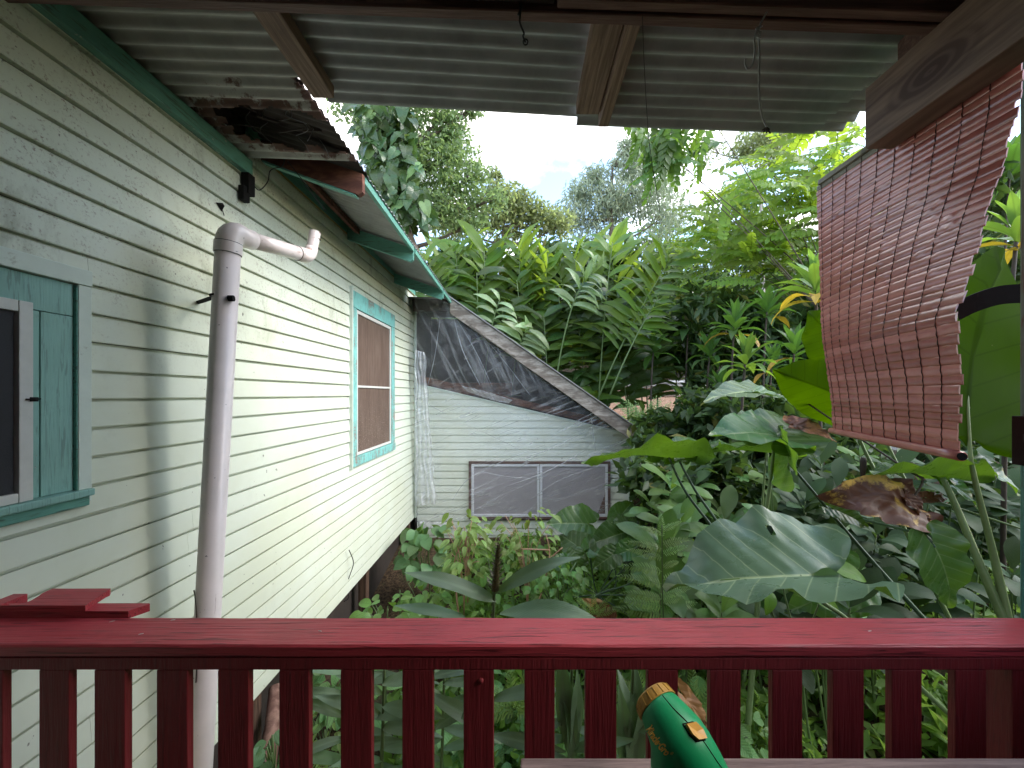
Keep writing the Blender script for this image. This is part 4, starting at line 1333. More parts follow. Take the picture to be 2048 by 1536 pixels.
# slightly uneven cap
nseg = 60
vs = []
for i in range(nseg + 1):
    x = -1.86 + (1.655 + 1.86) * i / nseg
    w1 = .0022 * mnoise.noise(Vector((x * 6, 1, 0))); w2 = .0025 * mnoise.noise(Vector((x * 9, 5, 0)))
    pr = [(1.140 + w1, -.777), (1.1385 + w1, -.749), (1.1435 + w1, -.7435), (1.277 + w2, -.7435), (1.2815 + w2, -.748), (1.281 + w2, -.781), (1.146, -.781)]
    vs += [(x, a, b + .0012 * mnoise.noise(Vector((x * 3, a * 3, 2)))) for a, b in pr]
k = 7
fs = [(i * k + a, (i + 1) * k + a, (i + 1) * k + (a + 1) % k, i * k + (a + 1) % k) for i in range(nseg) for a in range(k)]
m.add(vs, fs + [tuple(range(k)), tuple(range((nseg + 1) * k - 1, nseg * k - 1, -1))])
smooth_by_angle(m.build('rail_cap', M['red'], rail), 30)
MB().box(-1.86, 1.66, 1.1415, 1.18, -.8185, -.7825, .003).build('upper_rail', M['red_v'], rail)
MB().box(-1.86, 1.66, 1.1415, 1.18, -1.60, -1.53, .003).build('lower_rail', M['red'], rail)
for c in (-25, 108, 219, 344, 466, 588, 712, 835, 957, 1079, 1202, 1326, 1451, 1575, 1697, 1814, 1942):
    X = (c - 1045) / F * 1.142
    hw = .0452 + random.uniform(-.001, .001)
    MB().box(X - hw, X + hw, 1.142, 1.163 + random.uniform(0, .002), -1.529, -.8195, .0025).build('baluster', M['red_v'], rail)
m = MB()
bh = P(962, 1362, 1.140)
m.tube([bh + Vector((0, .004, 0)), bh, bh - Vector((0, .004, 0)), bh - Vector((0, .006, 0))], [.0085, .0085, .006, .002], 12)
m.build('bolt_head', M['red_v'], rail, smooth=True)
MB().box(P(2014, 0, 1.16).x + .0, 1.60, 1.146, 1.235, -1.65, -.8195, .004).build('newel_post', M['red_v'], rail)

# red scroll-cut shelf boards behind the cap on the left
shelf = empty('red_shelf', (-1.6, 1.33, -.744), 'small dark red shelf of two stacked boards with scroll-cut edge behind the railing', 'shelf')
MB().prism([(-1.88, 1.287), (-1.318, 1.287), (-1.289, 1.332), (-1.295, 1.335), (-1.88, 1.335)], 'Z', -.751, -.7255).build('lower_board', M['red'], shelf)
sc_ = catmull([(-1.702, 1.394, 0), (-1.698, 1.365, 0), (-1.683, 1.33, 0), (-1.677, 1.303, 0), (-1.70, 1.287, 0), (-1.742, 1.281, 0)], 4)
MB().prism([(-1.88, 1.2825), (-1.456, 1.2825), (-1.462, 1.295), (-1.484, 1.372), (-1.482, 1.382), (-1.492, 1.395)] + [(q.x, max(q.y, 1.2830)) for q in sc_] + [(-1.748, 1.31), (-1.88, 1.314)], 'Z', -.7245, -.7045).build('upper_board', M['red'], shelf)
m = MB(); m.box(-1.85, -1.8, 1.345, 1.40, -.80, -.7265); m.build('shelf_bracket', M['red'], shelf)

# bench at the lower right with sprayer
bench = empty('bench', (.7, .75, -1.65), 'low grey brown wooden bench in front of the railing', 'bench')
MB().box(-.005, 1.45, .80, .953, -.935, -.90, .005).build('seat_plank', M['bench'], bench)
MB().box(0, 1.45, .635, .792, -.936, -.901, .005).build('seat_plank', M['bench'], bench)
for x in (.12, 1.3):
    for y in (.66, .90):
        MB().box(x - .03, x + .03, y - .03, y + .03, -1.65, -.937, .004).build('leg', M['bench'], bench)

# ------------------------------------------------------------------ drain pipe
pipe = empty('drain_pipe', (-1.75, 2.04, -2.9), 'scuffed white plastic drain pipe with elbow standing off the mint wall', 'pipe')
top = P(456, 500, 2.04); low = P(399, 1536, 2.04)
bot = low + (low - top).normalized() * 1.0
MB().tube([bot, low, top], .0572, 32).build('riser', M['pvc'], pipe, smooth=True)
up = (top - bot).normalized()
elb_c = P(461, 468, 2.04)
run_end = P(614, 512, 2.60)
runv = (run_end - elb_c).normalized()
m = MB()
pts = [top - up * .005, top + up * .035] + bez(top + up * .035, elb_c + up * .03, elb_c + runv * .085, 8)[1:] + [elb_c + runv * .135]
smooth_by_angle(m.tube([top - up * .02, top + up * .034], [.063, .063], 32).build('elbow_collar', M['pvc'], pipe), 40)
MB().tube(pts, [.0600] * (len(pts) - 3) + [.056, .0535, .053], 32).build('elbow', M['pvc'], pipe, smooth=True)
MB().tube([elb_c + runv * .10, run_end - runv * .05], .0445, 28).build('horizontal_run', M['pvc'], pipe, smooth=True)
st_top = P(630, 464, 2.66)
pts = [run_end - runv * .09, run_end - runv * .04] + bez(run_end - runv * .04, run_end + runv * .03 + Vector((0, 0, -.005)), run_end + runv * .045 + Vector((0, 0, .06)), 7)[1:]
MB().tube(pts, [.0475] * 3 + [.0455, .043, .041, .040, .0395], 28).build('end_elbow', M['pvc'], pipe, smooth=True)
e0 = pts[-1]
o = MB().tube([e0 - Vector((0, 0, .01)), st_top], .036, 28, cap=False).build('stub', M['pvc'], pipe, smooth=True)
MB().tube([st_top - Vector((0, 0, .05)), st_top - Vector((0, 0, .049))], .0355, 20).build('stub_inside', M['black'], pipe)
for c, r, ax_ in ((top + up * .036, .0612, up), (top - up * .021, .0585, up), (elb_c + runv * .136, .0480, runv), (run_end - runv * .092, .0460, runv), (e0 - Vector((0, 0, .002)), .0385, Vector((0, 0, 1)))):
    a_ = ax_.cross(Vector((0.3, 1, 0.1))).normalized(); b_ = ax_.cross(a_)
    MB().tube([c + (a_ * math.cos(t) + b_ * math.sin(t)) * r for t in np.linspace(0, 2 * PI, 25)], .0016, 5, cap=False).build('joint_line', M['dark_wire'], pipe)
# strap to the wall
sp = P(448, 598, 2.04)
m = MB()
wpt = Vector((WX + .02, 2.26, sp.z + .035))
m.tube([wpt, sp + Vector((-.055, .02, .02))], .014, 4)
m.tube([sp + Vector((.05, -.035, -.005)), sp + Vector((.075, -.03, -.004))], .016, 8)
rg = []
for q in range(13):
    t = PI * 0.2 + 2 * PI * .62 * q / 12
    rg.append(sp + Vector((math.cos(t) * .0585, math.sin(t) * .0585, .012)))
m.tube(rg, .005, 6)
m.build('wall_strap', M['black'], pipe)


def text_mesh(s, size, depth=0.0, bold=0.0):
    cu = bpy.data.curves.new('lettering', 'FONT')
    cu.body = s; cu.size = size; cu.extrude = depth; cu.offset = bold
    cu.resolution_u = 3
    o = bpy.data.objects.new('lettering', cu)
    COL.objects.link(o)
    dg = bpy.context.evaluated_depsgraph_get()
    me = bpy.data.meshes.new_from_object(o.evaluated_get(dg))
    bpy.data.objects.remove(o); bpy.data.curves.remove(cu)
    vs = [v.co.copy() for v in me.vertices]; fs = [tuple(p.vertices) for p in me.polygons]
    bpy.data.meshes.remove(me)
    return vs, fs


vs, fs = text_mesh('3" PVC SEWER PIPE  ASTM D2729-96  ⊙ UPMO R2 12  12/3/03/20/2002  04:00', .0175)
wmax = max(v.x for v in vs)
L0 = P(392, 1175, 2.04).z; L1 = P(410, 972, 2.04).z
m = MB()
ax_dir = up
base_ang = math.radians(-148)
# run the print up the riser, wrapped round its surface
tv = []
for v in vs:
    z = L0 + (L1 - L0) * v.x / wmax
    c = bot + (top - bot) * ((z - bot.z) / (top.z - bot.z))
    a = base_ang + (-v.y) / .0575
    tv.append(c + Vector((math.cos(a), math.sin(a), 0)) * .0577)
m.add(tv, fs); m.build('printed_text', M['ink'], pipe)
# dark drip stain lengths near the bottom: small stuck stem
wire('wire', [P(388, 1180, 1.99), P(391, 1200, 1.98), P(393, 1236, 1.98), P(395, 1300, 1.98), P(392, 1365, 1.98)], .003, M['stem_brown'], 'thin brown twig leaning against the lower drain pipe', 'twig')

# ------------------------------------------------------------------ hanging wires and cords on the header
wire('wire', [P(1037, -20, 1.33), P(1041, 20, 1.33), P(1040, 45, 1.33), P(1048, 66, 1.33), P(1046, 72, 1.33), P(1051, 84, 1.33)], .0035, M['dark_wire'], 'short kinked dark wire hanging from the header, loop at its end')
m = MB(); m.tube(catmull([P(1051, 84, 1.33) + Vector((math.cos(t) * .008, 0, math.sin(t) * .010)) for t in np.linspace(0, 2 * PI, 9)], 2), .0028, 5)
m.tube(catmull([P(1034, -10, 1.33), P(1043, 14, 1.33), P(1036, 30, 1.33)], 4), .004, 5)
m.build('wire', M['dark_wire'], None, smooth=True, label='small twisted wire loop below the kinked dark wire', cat='wire')
wire('hanging_cord', [P(1552, -25, 1.32), P(1533, 25, 1.32), P(1518, 58, 1.32), P(1519, 110, 1.32), P(1518, 185, 1.32), P(1524, 232, 1.32), P(1534, 255, 1.32)], .0032, M['cord_white'], 'grey knotted cord hanging from the header towards the trees', 'cord')
wire('hanging_cord', [P(1516, 56, 1.315), P(1509, 75, 1.31), P(1510, 100, 1.31), P(1506, 128, 1.31), P(1496, 138, 1.31), P(1490, 128, 1.31), P(1491, 118, 1.31)], .0032, M['cord_white'], 'hook shaped short end of the grey knotted cord', 'cord')
m = MB(); m.tube(catmull([P(1518 + 6 * math.cos(t), 58 + t * 2 - 6, 1.316 + .004 * math.sin(t)) for t in np.linspace(0, 12, 16)], 2), .003, 5)
m.build('cord_knot', M['cord_white'], None, smooth=True, label='knot wound at the top of the grey cord', cat='knot')
m = MB()
for q in range(7):
    c = P(1533, 256, 1.32)
    m.tube([c, c + Vector((random.uniform(-.01, .022), random.uniform(-.01, .01), random.uniform(-.02, .008)))], [.0045, .002], 5)
m.build('cord_tassel', M['stem_brown'], None, label='frayed dark end of the grey cord', cat='cord end')
wire('thin_cord', [P(1284, -10, 1.34), P(1288, 120, 1.34), P(1298, 280, 1.34), P(1313, 380, 1.34), P(1320, 425, 1.34)], .0011, M['dark_wire'], 'long hair-thin dark cord hanging in front of the trees', 'cord')

# ------------------------------------------------------------------ bamboo blind
for q, (px, py, a) in enumerate(((224, 1243, .5), (346, 1240, .3), (282, 1268, .4), (1740, 1262, .1), (640, 1262, -.3))):
    c = P(px, py, 1.2); c = c * (-.7428 / c.z)
    e = Vector((math.cos(a), math.sin(a), 0)); s_ = Vector((-e.y, e.x, 0))
    MB().add([c - e * .007 - s_ * .0015, c + e * .006 - s_ * .001, c + e * .007 + s_ * .0012, c - e * .006 + s_ * .0018, c + Vector((0, 0, .0018))], [(0, 1, 4), (1, 2, 4), (2, 3, 4), (3, 0, 4), (3, 2, 1, 0)]).build('fallen_petal', M['white_frame'], None,
        label=('tiny white fleck near the left end of the rail cap', 'tiny white fleck on the back edge of the rail cap by the shelf end', 'tiny white fleck in the middle of the rail cap below the shelf', 'tiny pale fleck on the right part of the rail cap', 'tiny pale fleck on the rail cap right of the pipe')[q], cat='fleck', group='flecks on the rail cap')
blind = empty('bamboo_blind', (1.55, 1.6, -.19), 'reddish brown bamboo roll blind hanging twisted at the right', 'blind')
BN, BF = 42, 1.245
def blind_pt(s, t, off=0.0):
    """s: 0 far edge .. 1 near edge; t: 0 top .. 1 bottom"""
    def ln(ks, t):
        for (a, x), (b, y) in zip(ks[:-1], ks[1:]):
            if t <= b:
                w = (t - a) / (b - a); w = w * w * (3 - 2 * w)
                return x + (y - x) * w
        return ks[-1][1]
    far = Vector((ln([(0, 1.572), (.5, 1.60), (1, 1.615)], t), ln([(0, 2.045), (.5, 2.06), (1, 1.998)], t), 1.105 - 1.287 * t))
    kn = [(0, 1.580), (.12, 1.572), (.28, 1.535), (.416, 1.473), (.60, 1.411), (.665, 1.380), (.82, 1.400), (1, 1.394)]
    nx_ = kn[-1][1]
    for (a, x), (b_, y) in zip(kn[:-1], kn[1:]):
        if t <= b_:
            nx_ = x + (y - x) * max(0, t - a) / (b_ - a); break
    near = Vector((nx_, 1.225 + .008 * t, 1.105 - 1.287 * t))
    p = far.lerp(near, s)
    bulge = .022 * math.sin(PI * s) * math.sin(PI * t * 1.1)
    nrm = (near - far).cross(Vector((0, 0, 1))).normalized()
    return p - nrm * (bulge + off) if nrm.x > 0 else p + nrm * (bulge + off)


def slat(i, mat, half, t0, t1, thick, name, nodes, jag):
    m = MB(); vs = []
    n = 56
    prof = 7
    for j in range(n + 1):
        s = j / n
        s2 = -jag[0] + s * (1 + jag[0] + jag[1])
        tc_ = (t0 + t1) / 2
        for q in range(prof):
            a = PI * q / (prof - 1)
            th = thick
            nd = 0.0
            for c in nodes:
                dd = abs(s - c)
                if dd < .014: nd = 1 - dd / .014
            tt = tc_ + math.cos(a) * (t1 - t0) / 2 * (1 + .07 * nd)
            p = blind_pt(s2, tt, math.sin(a) * th * (1 + .9 * nd))
            p.z += .0022 * mnoise.noise(Vector((s * 3, i * 1.7, 0)))
            vs.append(p)
    fs = [(j * prof + q, (j + 1) * prof + q, (j + 1) * prof + q + 1, j * prof + q + 1) for j in range(n) for q in range(prof - 1)]
    # flat back and ends
    fs += [(j * prof, j * prof + prof - 1, (j + 1) * prof + prof - 1, (j + 1) * prof) for j in range(n)]
    fs += [tuple(range(prof - 1, -1, -1)), tuple(range(n * prof, (n + 1) * prof))]
    m.add(vs, fs)
    o = m.build(name, mat, blind, smooth=True)
    return smooth_by_angle(o, 60)


br = random.Random(3)
edges_ = [0.0]
for i in range(BN):
    edges_.append(edges_[-1] + br.uniform(.78, 1.22))
edges_ = [e / edges_[-1] for e in edges_]
for i in range(BN):
    t0, t1 = edges_[i], edges_[i + 1]
    gap = -.14 if br.random() < .88 else .08
    nodes = []
    c = br.random() * .3
    while c < 1:
        nodes.append(c); c += .22 + .25 * br.random()
    slat(i, M['bamboo_grey'] if i == 0 else M['bamboo'], 1, t0 + gap / BN / 2, t1 - gap / BN / 2, .0044, 'slat', nodes, (br.uniform(0, .012), br.uniform(0, .02)))
# bottom rod
r0 = blind_pt(-.03, 1.008); r1 = blind_pt(1.02, 1.012)
MB().tube([r0.lerp(r1, q / 10) for q in range(11)], .0155, 14).build('bottom_rod', M['bamboo'], blind, smooth=True)
MB().tube([r1, r1 + (r1 - r0).normalized() * .004], .0125, 12).build('rod_end', M['black'], blind)
# warp cords, both faces
for s in (.03, .12, .22, .32, .42, .52, .62, .72, .82, .92):
    m = MB(); pts = []
    for q in range(BN * 2 + 1):
        t = q / (BN * 2)
        pts.append(blind_pt(s + .004 * mnoise.noise(Vector((t * 6, s * 9, 0))), t, .0060 if q % 2 else .0032))
    m.tube(pts, .0015, 4)
    m.build('warp_cord', M['thread'], blind)
m = MB(); m.box(1.556, 1.572, 1.2, 2.03, 1.10, 1.125, .003); m.build('head_batten', M['bamboo_grey'], blind)

# curved black band near the post, mottled brown
m = MB()
a = [P(1916, 622, 1.9), P(1950, 605, 1.85), P(2000, 590, 1.8), P(2060, 586, 1.75)]
vs = []
cc = catmull(a, 6)
for p in cc:
    vs += [p + Vector((0, 0, .043)), p + Vector((.01, -.004, -.043)), p + Vector((.01, .006, -.043)), p + Vector((0, .01, .043))]
k = len(cc)
m.add(vs, [(q * 4 + e, q * 4 + (e + 1) % 4, (q + 1) * 4 + (e + 1) % 4, (q + 1) * 4 + e) for q in range(k - 1) for e in range(4)] + [(3, 2, 1, 0), tuple(range(4 * k - 4, 4 * k))])
m.build('black_band', M['black'], None, label='curved black band between the blind edge and the green post', cat='strap')

# ------------------------------------------------------------------ sprayer on the bench
def ball_path(pts, rads, n=14):
    bm = bmesh.new()
    return bm


spr = empty('hose_sprayer', P(1400, 1515, .84), 'green plastic garden feeder nozzle with gold collar and letters standing on the bench', 'sprayer')
SY = .82
m = MB()
A = [P(1316, 1412, .88), P(1334, 1440, .855), P(1360, 1480, .83), P(1390, 1525, .81), P(1422, 1578, .80), P(1455, 1650, .79)]
m.tube(catmull(A, 5), [.0455 + .016 * min(1, i / 9) - .016 * max(0, (i - 12) / 13) for i in range(26)], 32)
B = [P(1330, 1455, .85), P(1345, 1500, SY), P(1350, 1560, .81), P(1352, 1620, .8)]
m.tube(catmull(B, 5), [.040 + .008 * min(1, i / 8) for i in range(16)], 32)
body = m.build('body', simple('green glossy plastic', (0.005, 0.27, 0.095), 0.42, 0, 90, 0.12, 0.05, dirt=(0.02, 0.05, 0.02), dirt_at=.68), spr, smooth=True)
md = body.modifiers.new('r', 'REMESH'); md.mode = 'VOXEL'; md.voxel_size = .004; md.use_smooth_shade = True
ms = body.modifiers.new('s', 'SMOOTH'); ms.iterations = 6; ms.factor = .6
dg = bpy.context.evaluated_depsgraph_get()
nm = bpy.data.meshes.new_from_object(body.evaluated_get(dg))
body.modifiers.clear()
old = body.data; body.data = nm; nm.name = 'body'
gold = simple('gold plastic', (0.42, 0.225, 0.04), 0.4, 0, 30, 0.25, dirt=(0.12, 0.06, 0.02), dirt_at=.6)
ax = (A[1] - A[0]).normalized()
m = MB()
cpts = [A[0] - ax * .024, A[0] - ax * .020, A[0] - ax * .004, A[0] + ax * .002]
m.tube(cpts, [.040, .045, .0485, .0485], 40)
col_ = smooth_by_angle(m.build('collar', gold, spr), 35)
# ribs on the collar
aa = ax.cross(Vector((0, 1, 0))).normalized(); bb = ax.cross(aa)
m = MB()
for q in range(18):
    t = 2 * PI * q / 18
    e = aa * math.cos(t) + bb * math.sin(t)
    m.tube([A[0] - ax * .0195 + e * .0455, A[0] + e * .0488], .0016, 5)
m.build('collar_rib', gold, spr)
# seam, switch
mw = Matrix.Translation(body.location + spr.location)
bvh = BVHTree.FromPolygons([WORLD['body'] @ v.co for v in nm.vertices], [tuple(p.vertices) for p in nm.polygons])


def drop(px, py, off=.0):
    d = P(px, py, 1.0).normalized()
    h = bvh.ray_cast(Vector((0, 0, 0)), d)
    if h[0] is None: return P(px, py, SY), Vector((0, -1, 0))
    return h[0] + h[1] * off, h[1]


seam = [drop(*q, .0003)[0] for q in ((1325, 1391), (1345, 1415), (1372, 1442), (1405, 1480), (1432, 1520), (1450, 1545))]
MB().tube(catmull(seam, 5), .0011, 5).build('seam', M['black'], spr)
sw = []
m = MB()
swpx = [(1370, 1450), (1388, 1446), (1402, 1460), (1410, 1478), (1394, 1481), (1382, 1470)]
n_ = drop(1390, 1463)[1]
ring = [drop(*q, .0015)[0] for q in swpx]
ring2 = [p + n_ * .007 for p in ring]
cen = sum(ring2, Vector()) / 6
m.add(ring + ring2 + [cen + n_ * -.003], [(i, (i + 1) % 6, 6 + (i + 1) % 6, 6 + i) for i in range(6)] + [(6 + i, 6 + (i + 1) % 6, 12) for i in range(6)])
m.build('switch', simple('amber plastic', (0.62, 0.30, 0.02), 0.35, 0, 40, 0.15), spr)
m = MB(); rg2 = [drop(q[0] - 2 + (q[0] - 1390) * .12, q[1] + (q[1] - 1463) * .12, .0006)[0] for q in swpx]
m.tube(rg2 + [rg2[0]], .0014, 5); m.build('switch_recess', M['black'], spr)
vs, fs = text_mesh('Miracle·Gro', 1.0, 0, .035)
vs2, fs2 = text_mesh('®', .45, 0, 0)
wmax = max(v.x for v in vs)
o = len(vs); vs = vs + [v + Vector((wmax + .05, .45, 0)) for v in vs2]; fs = fs + [tuple(i + o for i in f) for f in fs2]
wmax = max(v.x for v in vs)
m = MB(); tv = []
for v in vs:
    u = v.x / wmax
    cx_ = 1293 + (1336 - 1293) * u - 4 * math.sin(PI * u); cy_ = 1458 + (1516 - 1458) * u
    # letters stand perpendicular to the slanting base line
    h = v.y * 26
    pxl, pyl = cx_ + h * .62, cy_ - h * .5
    tv.append(drop(pxl, pyl, .0012)[0])
m.add(tv, fs)
m.build('lettering', simple('gold lettering', (0.80, 0.46, 0.06), 0.4, 0, 30, 0.1), spr)

# debris under the house end
m = MB(); m.tube(catmull([P(552, 1375, 3.0), P(545, 1450, 2.8), P(532, 1560, 2.6)], 6), [.05] * 7 + [.055] * 6, 12)
m.build('log', M['log'], None, smooth=True, label='pinkish bare log leaning below the corner of the house', cat='log')
# ================================================================== PLANTS
def crown_mesh(name, mat, parent, clumps, size, width=0.42, droop=0.3, up=0.35, seed=1, fold=0.12, shell=0.5, flat=0.75, sv=0.5, smooth=False, kind=None, label=None, direction=None):
    """many folded leaf faces spread through the crown's volume"""
    g = np.random.default_rng(seed)
    pos = []
    for c, r, n in clumps:
        d = g.normal(size=(n, 3)); d /= np.linalg.norm(d, axis=1, keepdims=True)
        rad = g.random(n) ** shell
        rr = np.array(r if hasattr(r, '__len__') else (r, r, r * flat))
        pos.append(np.array(c) + d * rad[:, None] * rr)
    pos = np.concatenate(pos)
    n = len(pos)
    d = g.normal(size=(n, 3))
    if direction is not None:
        d = d * 0.45 + np.array(direction)
    d[:, 2] -= droop
    d /= np.linalg.norm(d, axis=1, keepdims=True)
    nn = g.normal(size=(n, 3)); nn[:, 2] += up * 3
    y = np.cross(nn, d); y /= np.linalg.norm(y, axis=1, keepdims=True) + 1e-9
    z = np.cross(d, y)
    L = size * (1 - sv / 2 + sv * g.random(n))[:, None]
    a = pos; b = pos + d * L
    m1 = pos + d * L * 0.42 + y * L * width * 0.5 + z * L * fold
    m2 = pos + d * L * 0.42 - y * L * width * 0.5 + z * L * fold
    vs = np.stack([a, m1, b, m2], 1).reshape(-1, 3)
    ctr = (vs.min(0) + vs.max(0)) / 2
    me = bpy.data.meshes.new(name)
    me.vertices.add(4 * n); me.vertices.foreach_set('co', (vs - ctr).astype(np.float32).ravel())
    idx = np.arange(n)[:, None] * 4
    tri = np.concatenate([idx + np.array([[0, 2, 1]]), idx + np.array([[0, 3, 2]])], 1).ravel().astype(np.int32)
    me.loops.add(6 * n); me.loops.foreach_set('vertex_index', tri)
    me.polygons.add(2 * n); me.polygons.foreach_set('loop_start', np.arange(0, 6 * n, 3, dtype=np.int32))
    me.update(calc_edges=True); me.validate()
    me.materials.append(mat)
    o = link_obj(name, me, parent, Matrix.Translation(Vector(ctr)))
    return tag(o, label, None, None, kind)


def tree(name, label, base, top, clumps, size, mat, bark, r0, seed, group=None, cat='tree', **kw):
    """tapered trunk with limbs reaching every clump, crown of leaf faces"""
    t = empty(name, base, label, cat, group)
    rr = random.Random(seed)
    base = Vector(base); top = Vector(top)
    m = MB()
    mid = base.lerp(top, .5) + Vector((rr.uniform(-.2, .2), rr.uniform(-.2, .2), 0))
    spine = bez(base, mid, top, 9)
    m.tube(spine, [r0 * (1 - .75 * i / 8) for i in range(9)], 8)
    m.build('trunk', bark, t, smooth=True)
    m = MB()
    for c, r, n in clumps:
        c = Vector(c)
        rad = r if not hasattr(r, '__len__') else r[0]
        # leave the trunk somewhere below the clump
        k = min(range(3, 9), key=lambda i: abs(spine[i].z - (c.z - .35 * (c - spine[i]).length)))
        s = spine[k]
        q = s.lerp(c, .5) + Vector((0, 0, -.12 * (c - s).length + rr.uniform(-.1, .1)))
        m.tube(bez(s, q, c, 7), [r0 * .35 * (1 - .8 * i / 6) + .006 for i in range(7)], 6)
        for e in range(5):
            d = Vector((rr.uniform(-1, 1), rr.uniform(-1, 1), rr.uniform(-.6, .8))).normalized() * rad * .85
            m.tube(bez(q.lerp(c, .6), c + d * .4 + Vector((0, 0, .1 * rad)), c + d, 5), [.012 + r0 * .06, .01 + r0 * .04, .008 + r0 * .02, .006, .004], 5)
    m.build('branch', bark, t, smooth=True, kind='stuff')
    crown_mesh('crown', mat, t, clumps, size, seed=seed, **kw)
    return t


DENS = 1.5


def clump_px(lst):
    """(px, py, Y, radius in photo px, leaves)"""
    return [(P(a, b, Y), r / F * Y, int(n * DENS)) for a, b, Y, r, n in lst]


# ------------------------------------------------------------------ far forest and hill mass
g = random.Random(11)
fc = []
for q in range(70):
    Y = g.uniform(25, 38)
    px = g.uniform(1290, 2120)
    topy = 330 + 60 * math.sin(px * .01) + g.uniform(0, 420)
    fc.append((P(px, topy, Y), g.uniform(1.3, 2.4), 330))
for q in range(46):
    Y = g.uniform(24, 34)
    px = g.uniform(780, 1320)
    fc.append((P(px, g.uniform(505, 770), Y), g.uniform(1.3, 2.2), 330))
for q in range(46):
    Y = g.uniform(22, 27)
    fc.append((P(g.uniform(1330, 1640), g.uniform(470, 640), Y), g.uniform(1.0, 1.7), 260))
crown_mesh('forest', M['tree_d'], None, fc, .42, seed=21, kind='stuff', sv=.8, up=.2)
fc = []
for q in range(60):
    Y = g.uniform(20.8, 24)
    px = g.uniform(1180, 2150)
    fc.append((P(px, g.uniform(560, 770), Y), g.uniform(.8, 1.4), 260))
crown_mesh('roadside_scrub', M['under'], None, fc, .34, seed=22, kind='stuff', sv=.8, up=.2)
for q, (px, Y, r, lean_) in enumerate(((1395, 24, .16, -1.2), (1450, 26, .2, .6), (1310, 26, .18, -.4), (1560, 25, .2, .8), (1365, 23, .1, 1.6))):
    b = P(px, 780, Y); b.z = ground_z(b.x, b.y) - .1
    m = MB()
    s = catmull([b, b + Vector((lean_ * .3, 0, 2.5)), b + Vector((lean_, 0, 5.5)), b + Vector((lean_ * 1.6, 0, 8))], 5)
    m.tube(s, [r * .7 * (1 - .8 * i / 15) for i in range(16)], 7)
    for e in range(12):
        k = g.randint(6, 15)
        d = Vector((g.uniform(-1, 1), g.uniform(-.4, .4), g.uniform(.1, .9))).normalized() * g.uniform(1.2, 3.0)
        m.tube(catmull([s[k], s[k] + d * .5 + Vector((0, 0, g.uniform(-.2, .3))), s[k] + d], 4), [r * .16 * (1 - .09 * i) for i in range(9)], 5)
        for z in range(3):
            d2 = (d.normalized() + Vector((g.uniform(-.9, .9), g.uniform(-.5, .5), g.uniform(-.4, .7)))).normalized() * g.uniform(.5, 1.1)
            m.tube([s[k] + d * (.5 + .17 * z), s[k] + d * (.5 + .17 * z) + d2], [.03, .01], 4)
    m.build('bare_tree', M['bark_pale'], None, smooth=True, label=('thin pale branching trunk among the far trees, forked low', 'pale far trunk right of the hanging thin cord, reaching high',
            'pale slender trunk behind the ginger thicket tips', 'pale trunk half hidden behind the feathered tree', 'thinnest leaning pale trunk among the far trees')[q], cat='tree')

# ------------------------------------------------------------------ trees
tree('leafy_tree', 'broad fine-leaved tree beyond the rotten eave at the upper left', (-4.0, 11.3, -.8), P(800, 300, 11.5),
     clump_px([(850, 330, 11.5, 70, 900), (905, 310, 11.8, 60, 700), (920, 380, 11.6, 55, 600), (880, 420, 11.3, 55, 500), (800, 260, 11.8, 75, 800), (890, 232, 11.5, 50, 420), (945, 215, 11.4, 26, 130),
               (760, 225, 12, 70, 600), (840, 400, 11.9, 50, 420), (940, 445, 11.8, 45, 330), (815, 205, 11.2, 60, 500), (700, 205, 12, 50, 330), (905, 268, 11.7, 40, 200), (955, 345, 11.5, 30, 120), (985, 400, 11.7, 40, 180)]),
     .17, M['tree_a'], M['bark'], .22, 31, droop=.5, width=.45)
tree('olive_tree', 'small olive green tree in the middle below the sky gap', P(1000, 700, 15), P(1010, 420, 15),
     clump_px([(990, 385, 15, 34, 260), (1030, 400, 15, 38, 300), (1060, 425, 15.2, 42, 340), (1000, 430, 15, 50, 380), (1090, 440, 15.4, 40, 300), (950, 440, 15.3, 44, 300), (1030, 460, 15.5, 60, 420), (1120, 450, 15.6, 34, 220), (990, 350, 15, 16, 70), (900, 450, 15.4, 50, 320)]),
     .24, M['tree_b'], M['bark'], .13, 32, droop=.2)
tree('feathery_tree', 'tall hazy grey green feathery tree right of the sky gap', P(1215, 760, 21), P(1225, 330, 21),
     clump_px([(1160, 380, 21, 34, 320), (1190, 350, 21, 30, 260), (1215, 400, 21, 50, 520), (1260, 330, 21, 46, 480), (1285, 290, 21.2, 38, 380), (1250, 400, 21.4, 60, 620), (1300, 380, 21.3, 60, 600), (1140, 430, 21.2, 44, 380), (1330, 430, 21.5, 60, 520), (1190, 440, 21.5, 60, 520), (1255, 290, 21, 22, 150), (1320, 315, 21.4, 44, 340)]),
     .40, M['tree_c'], M['bark'], .2, 33, droop=1.3, width=.16, up=.0)
tree('wispy_tree', 'wispy dry-looking tree behind the end of the knotted cord', P(1530, 760, 18), P(1520, 320, 18),
     clump_px([(1515, 275, 18, 45, 420), (1540, 310, 18, 45, 380), (1490, 300, 18, 30, 200), (1420, 300, 19, 40, 130), (1560, 270, 18, 40, 320)]), .26, M['tree_b'], M['bark_pale'], .13, 34, droop=.8, width=.3)

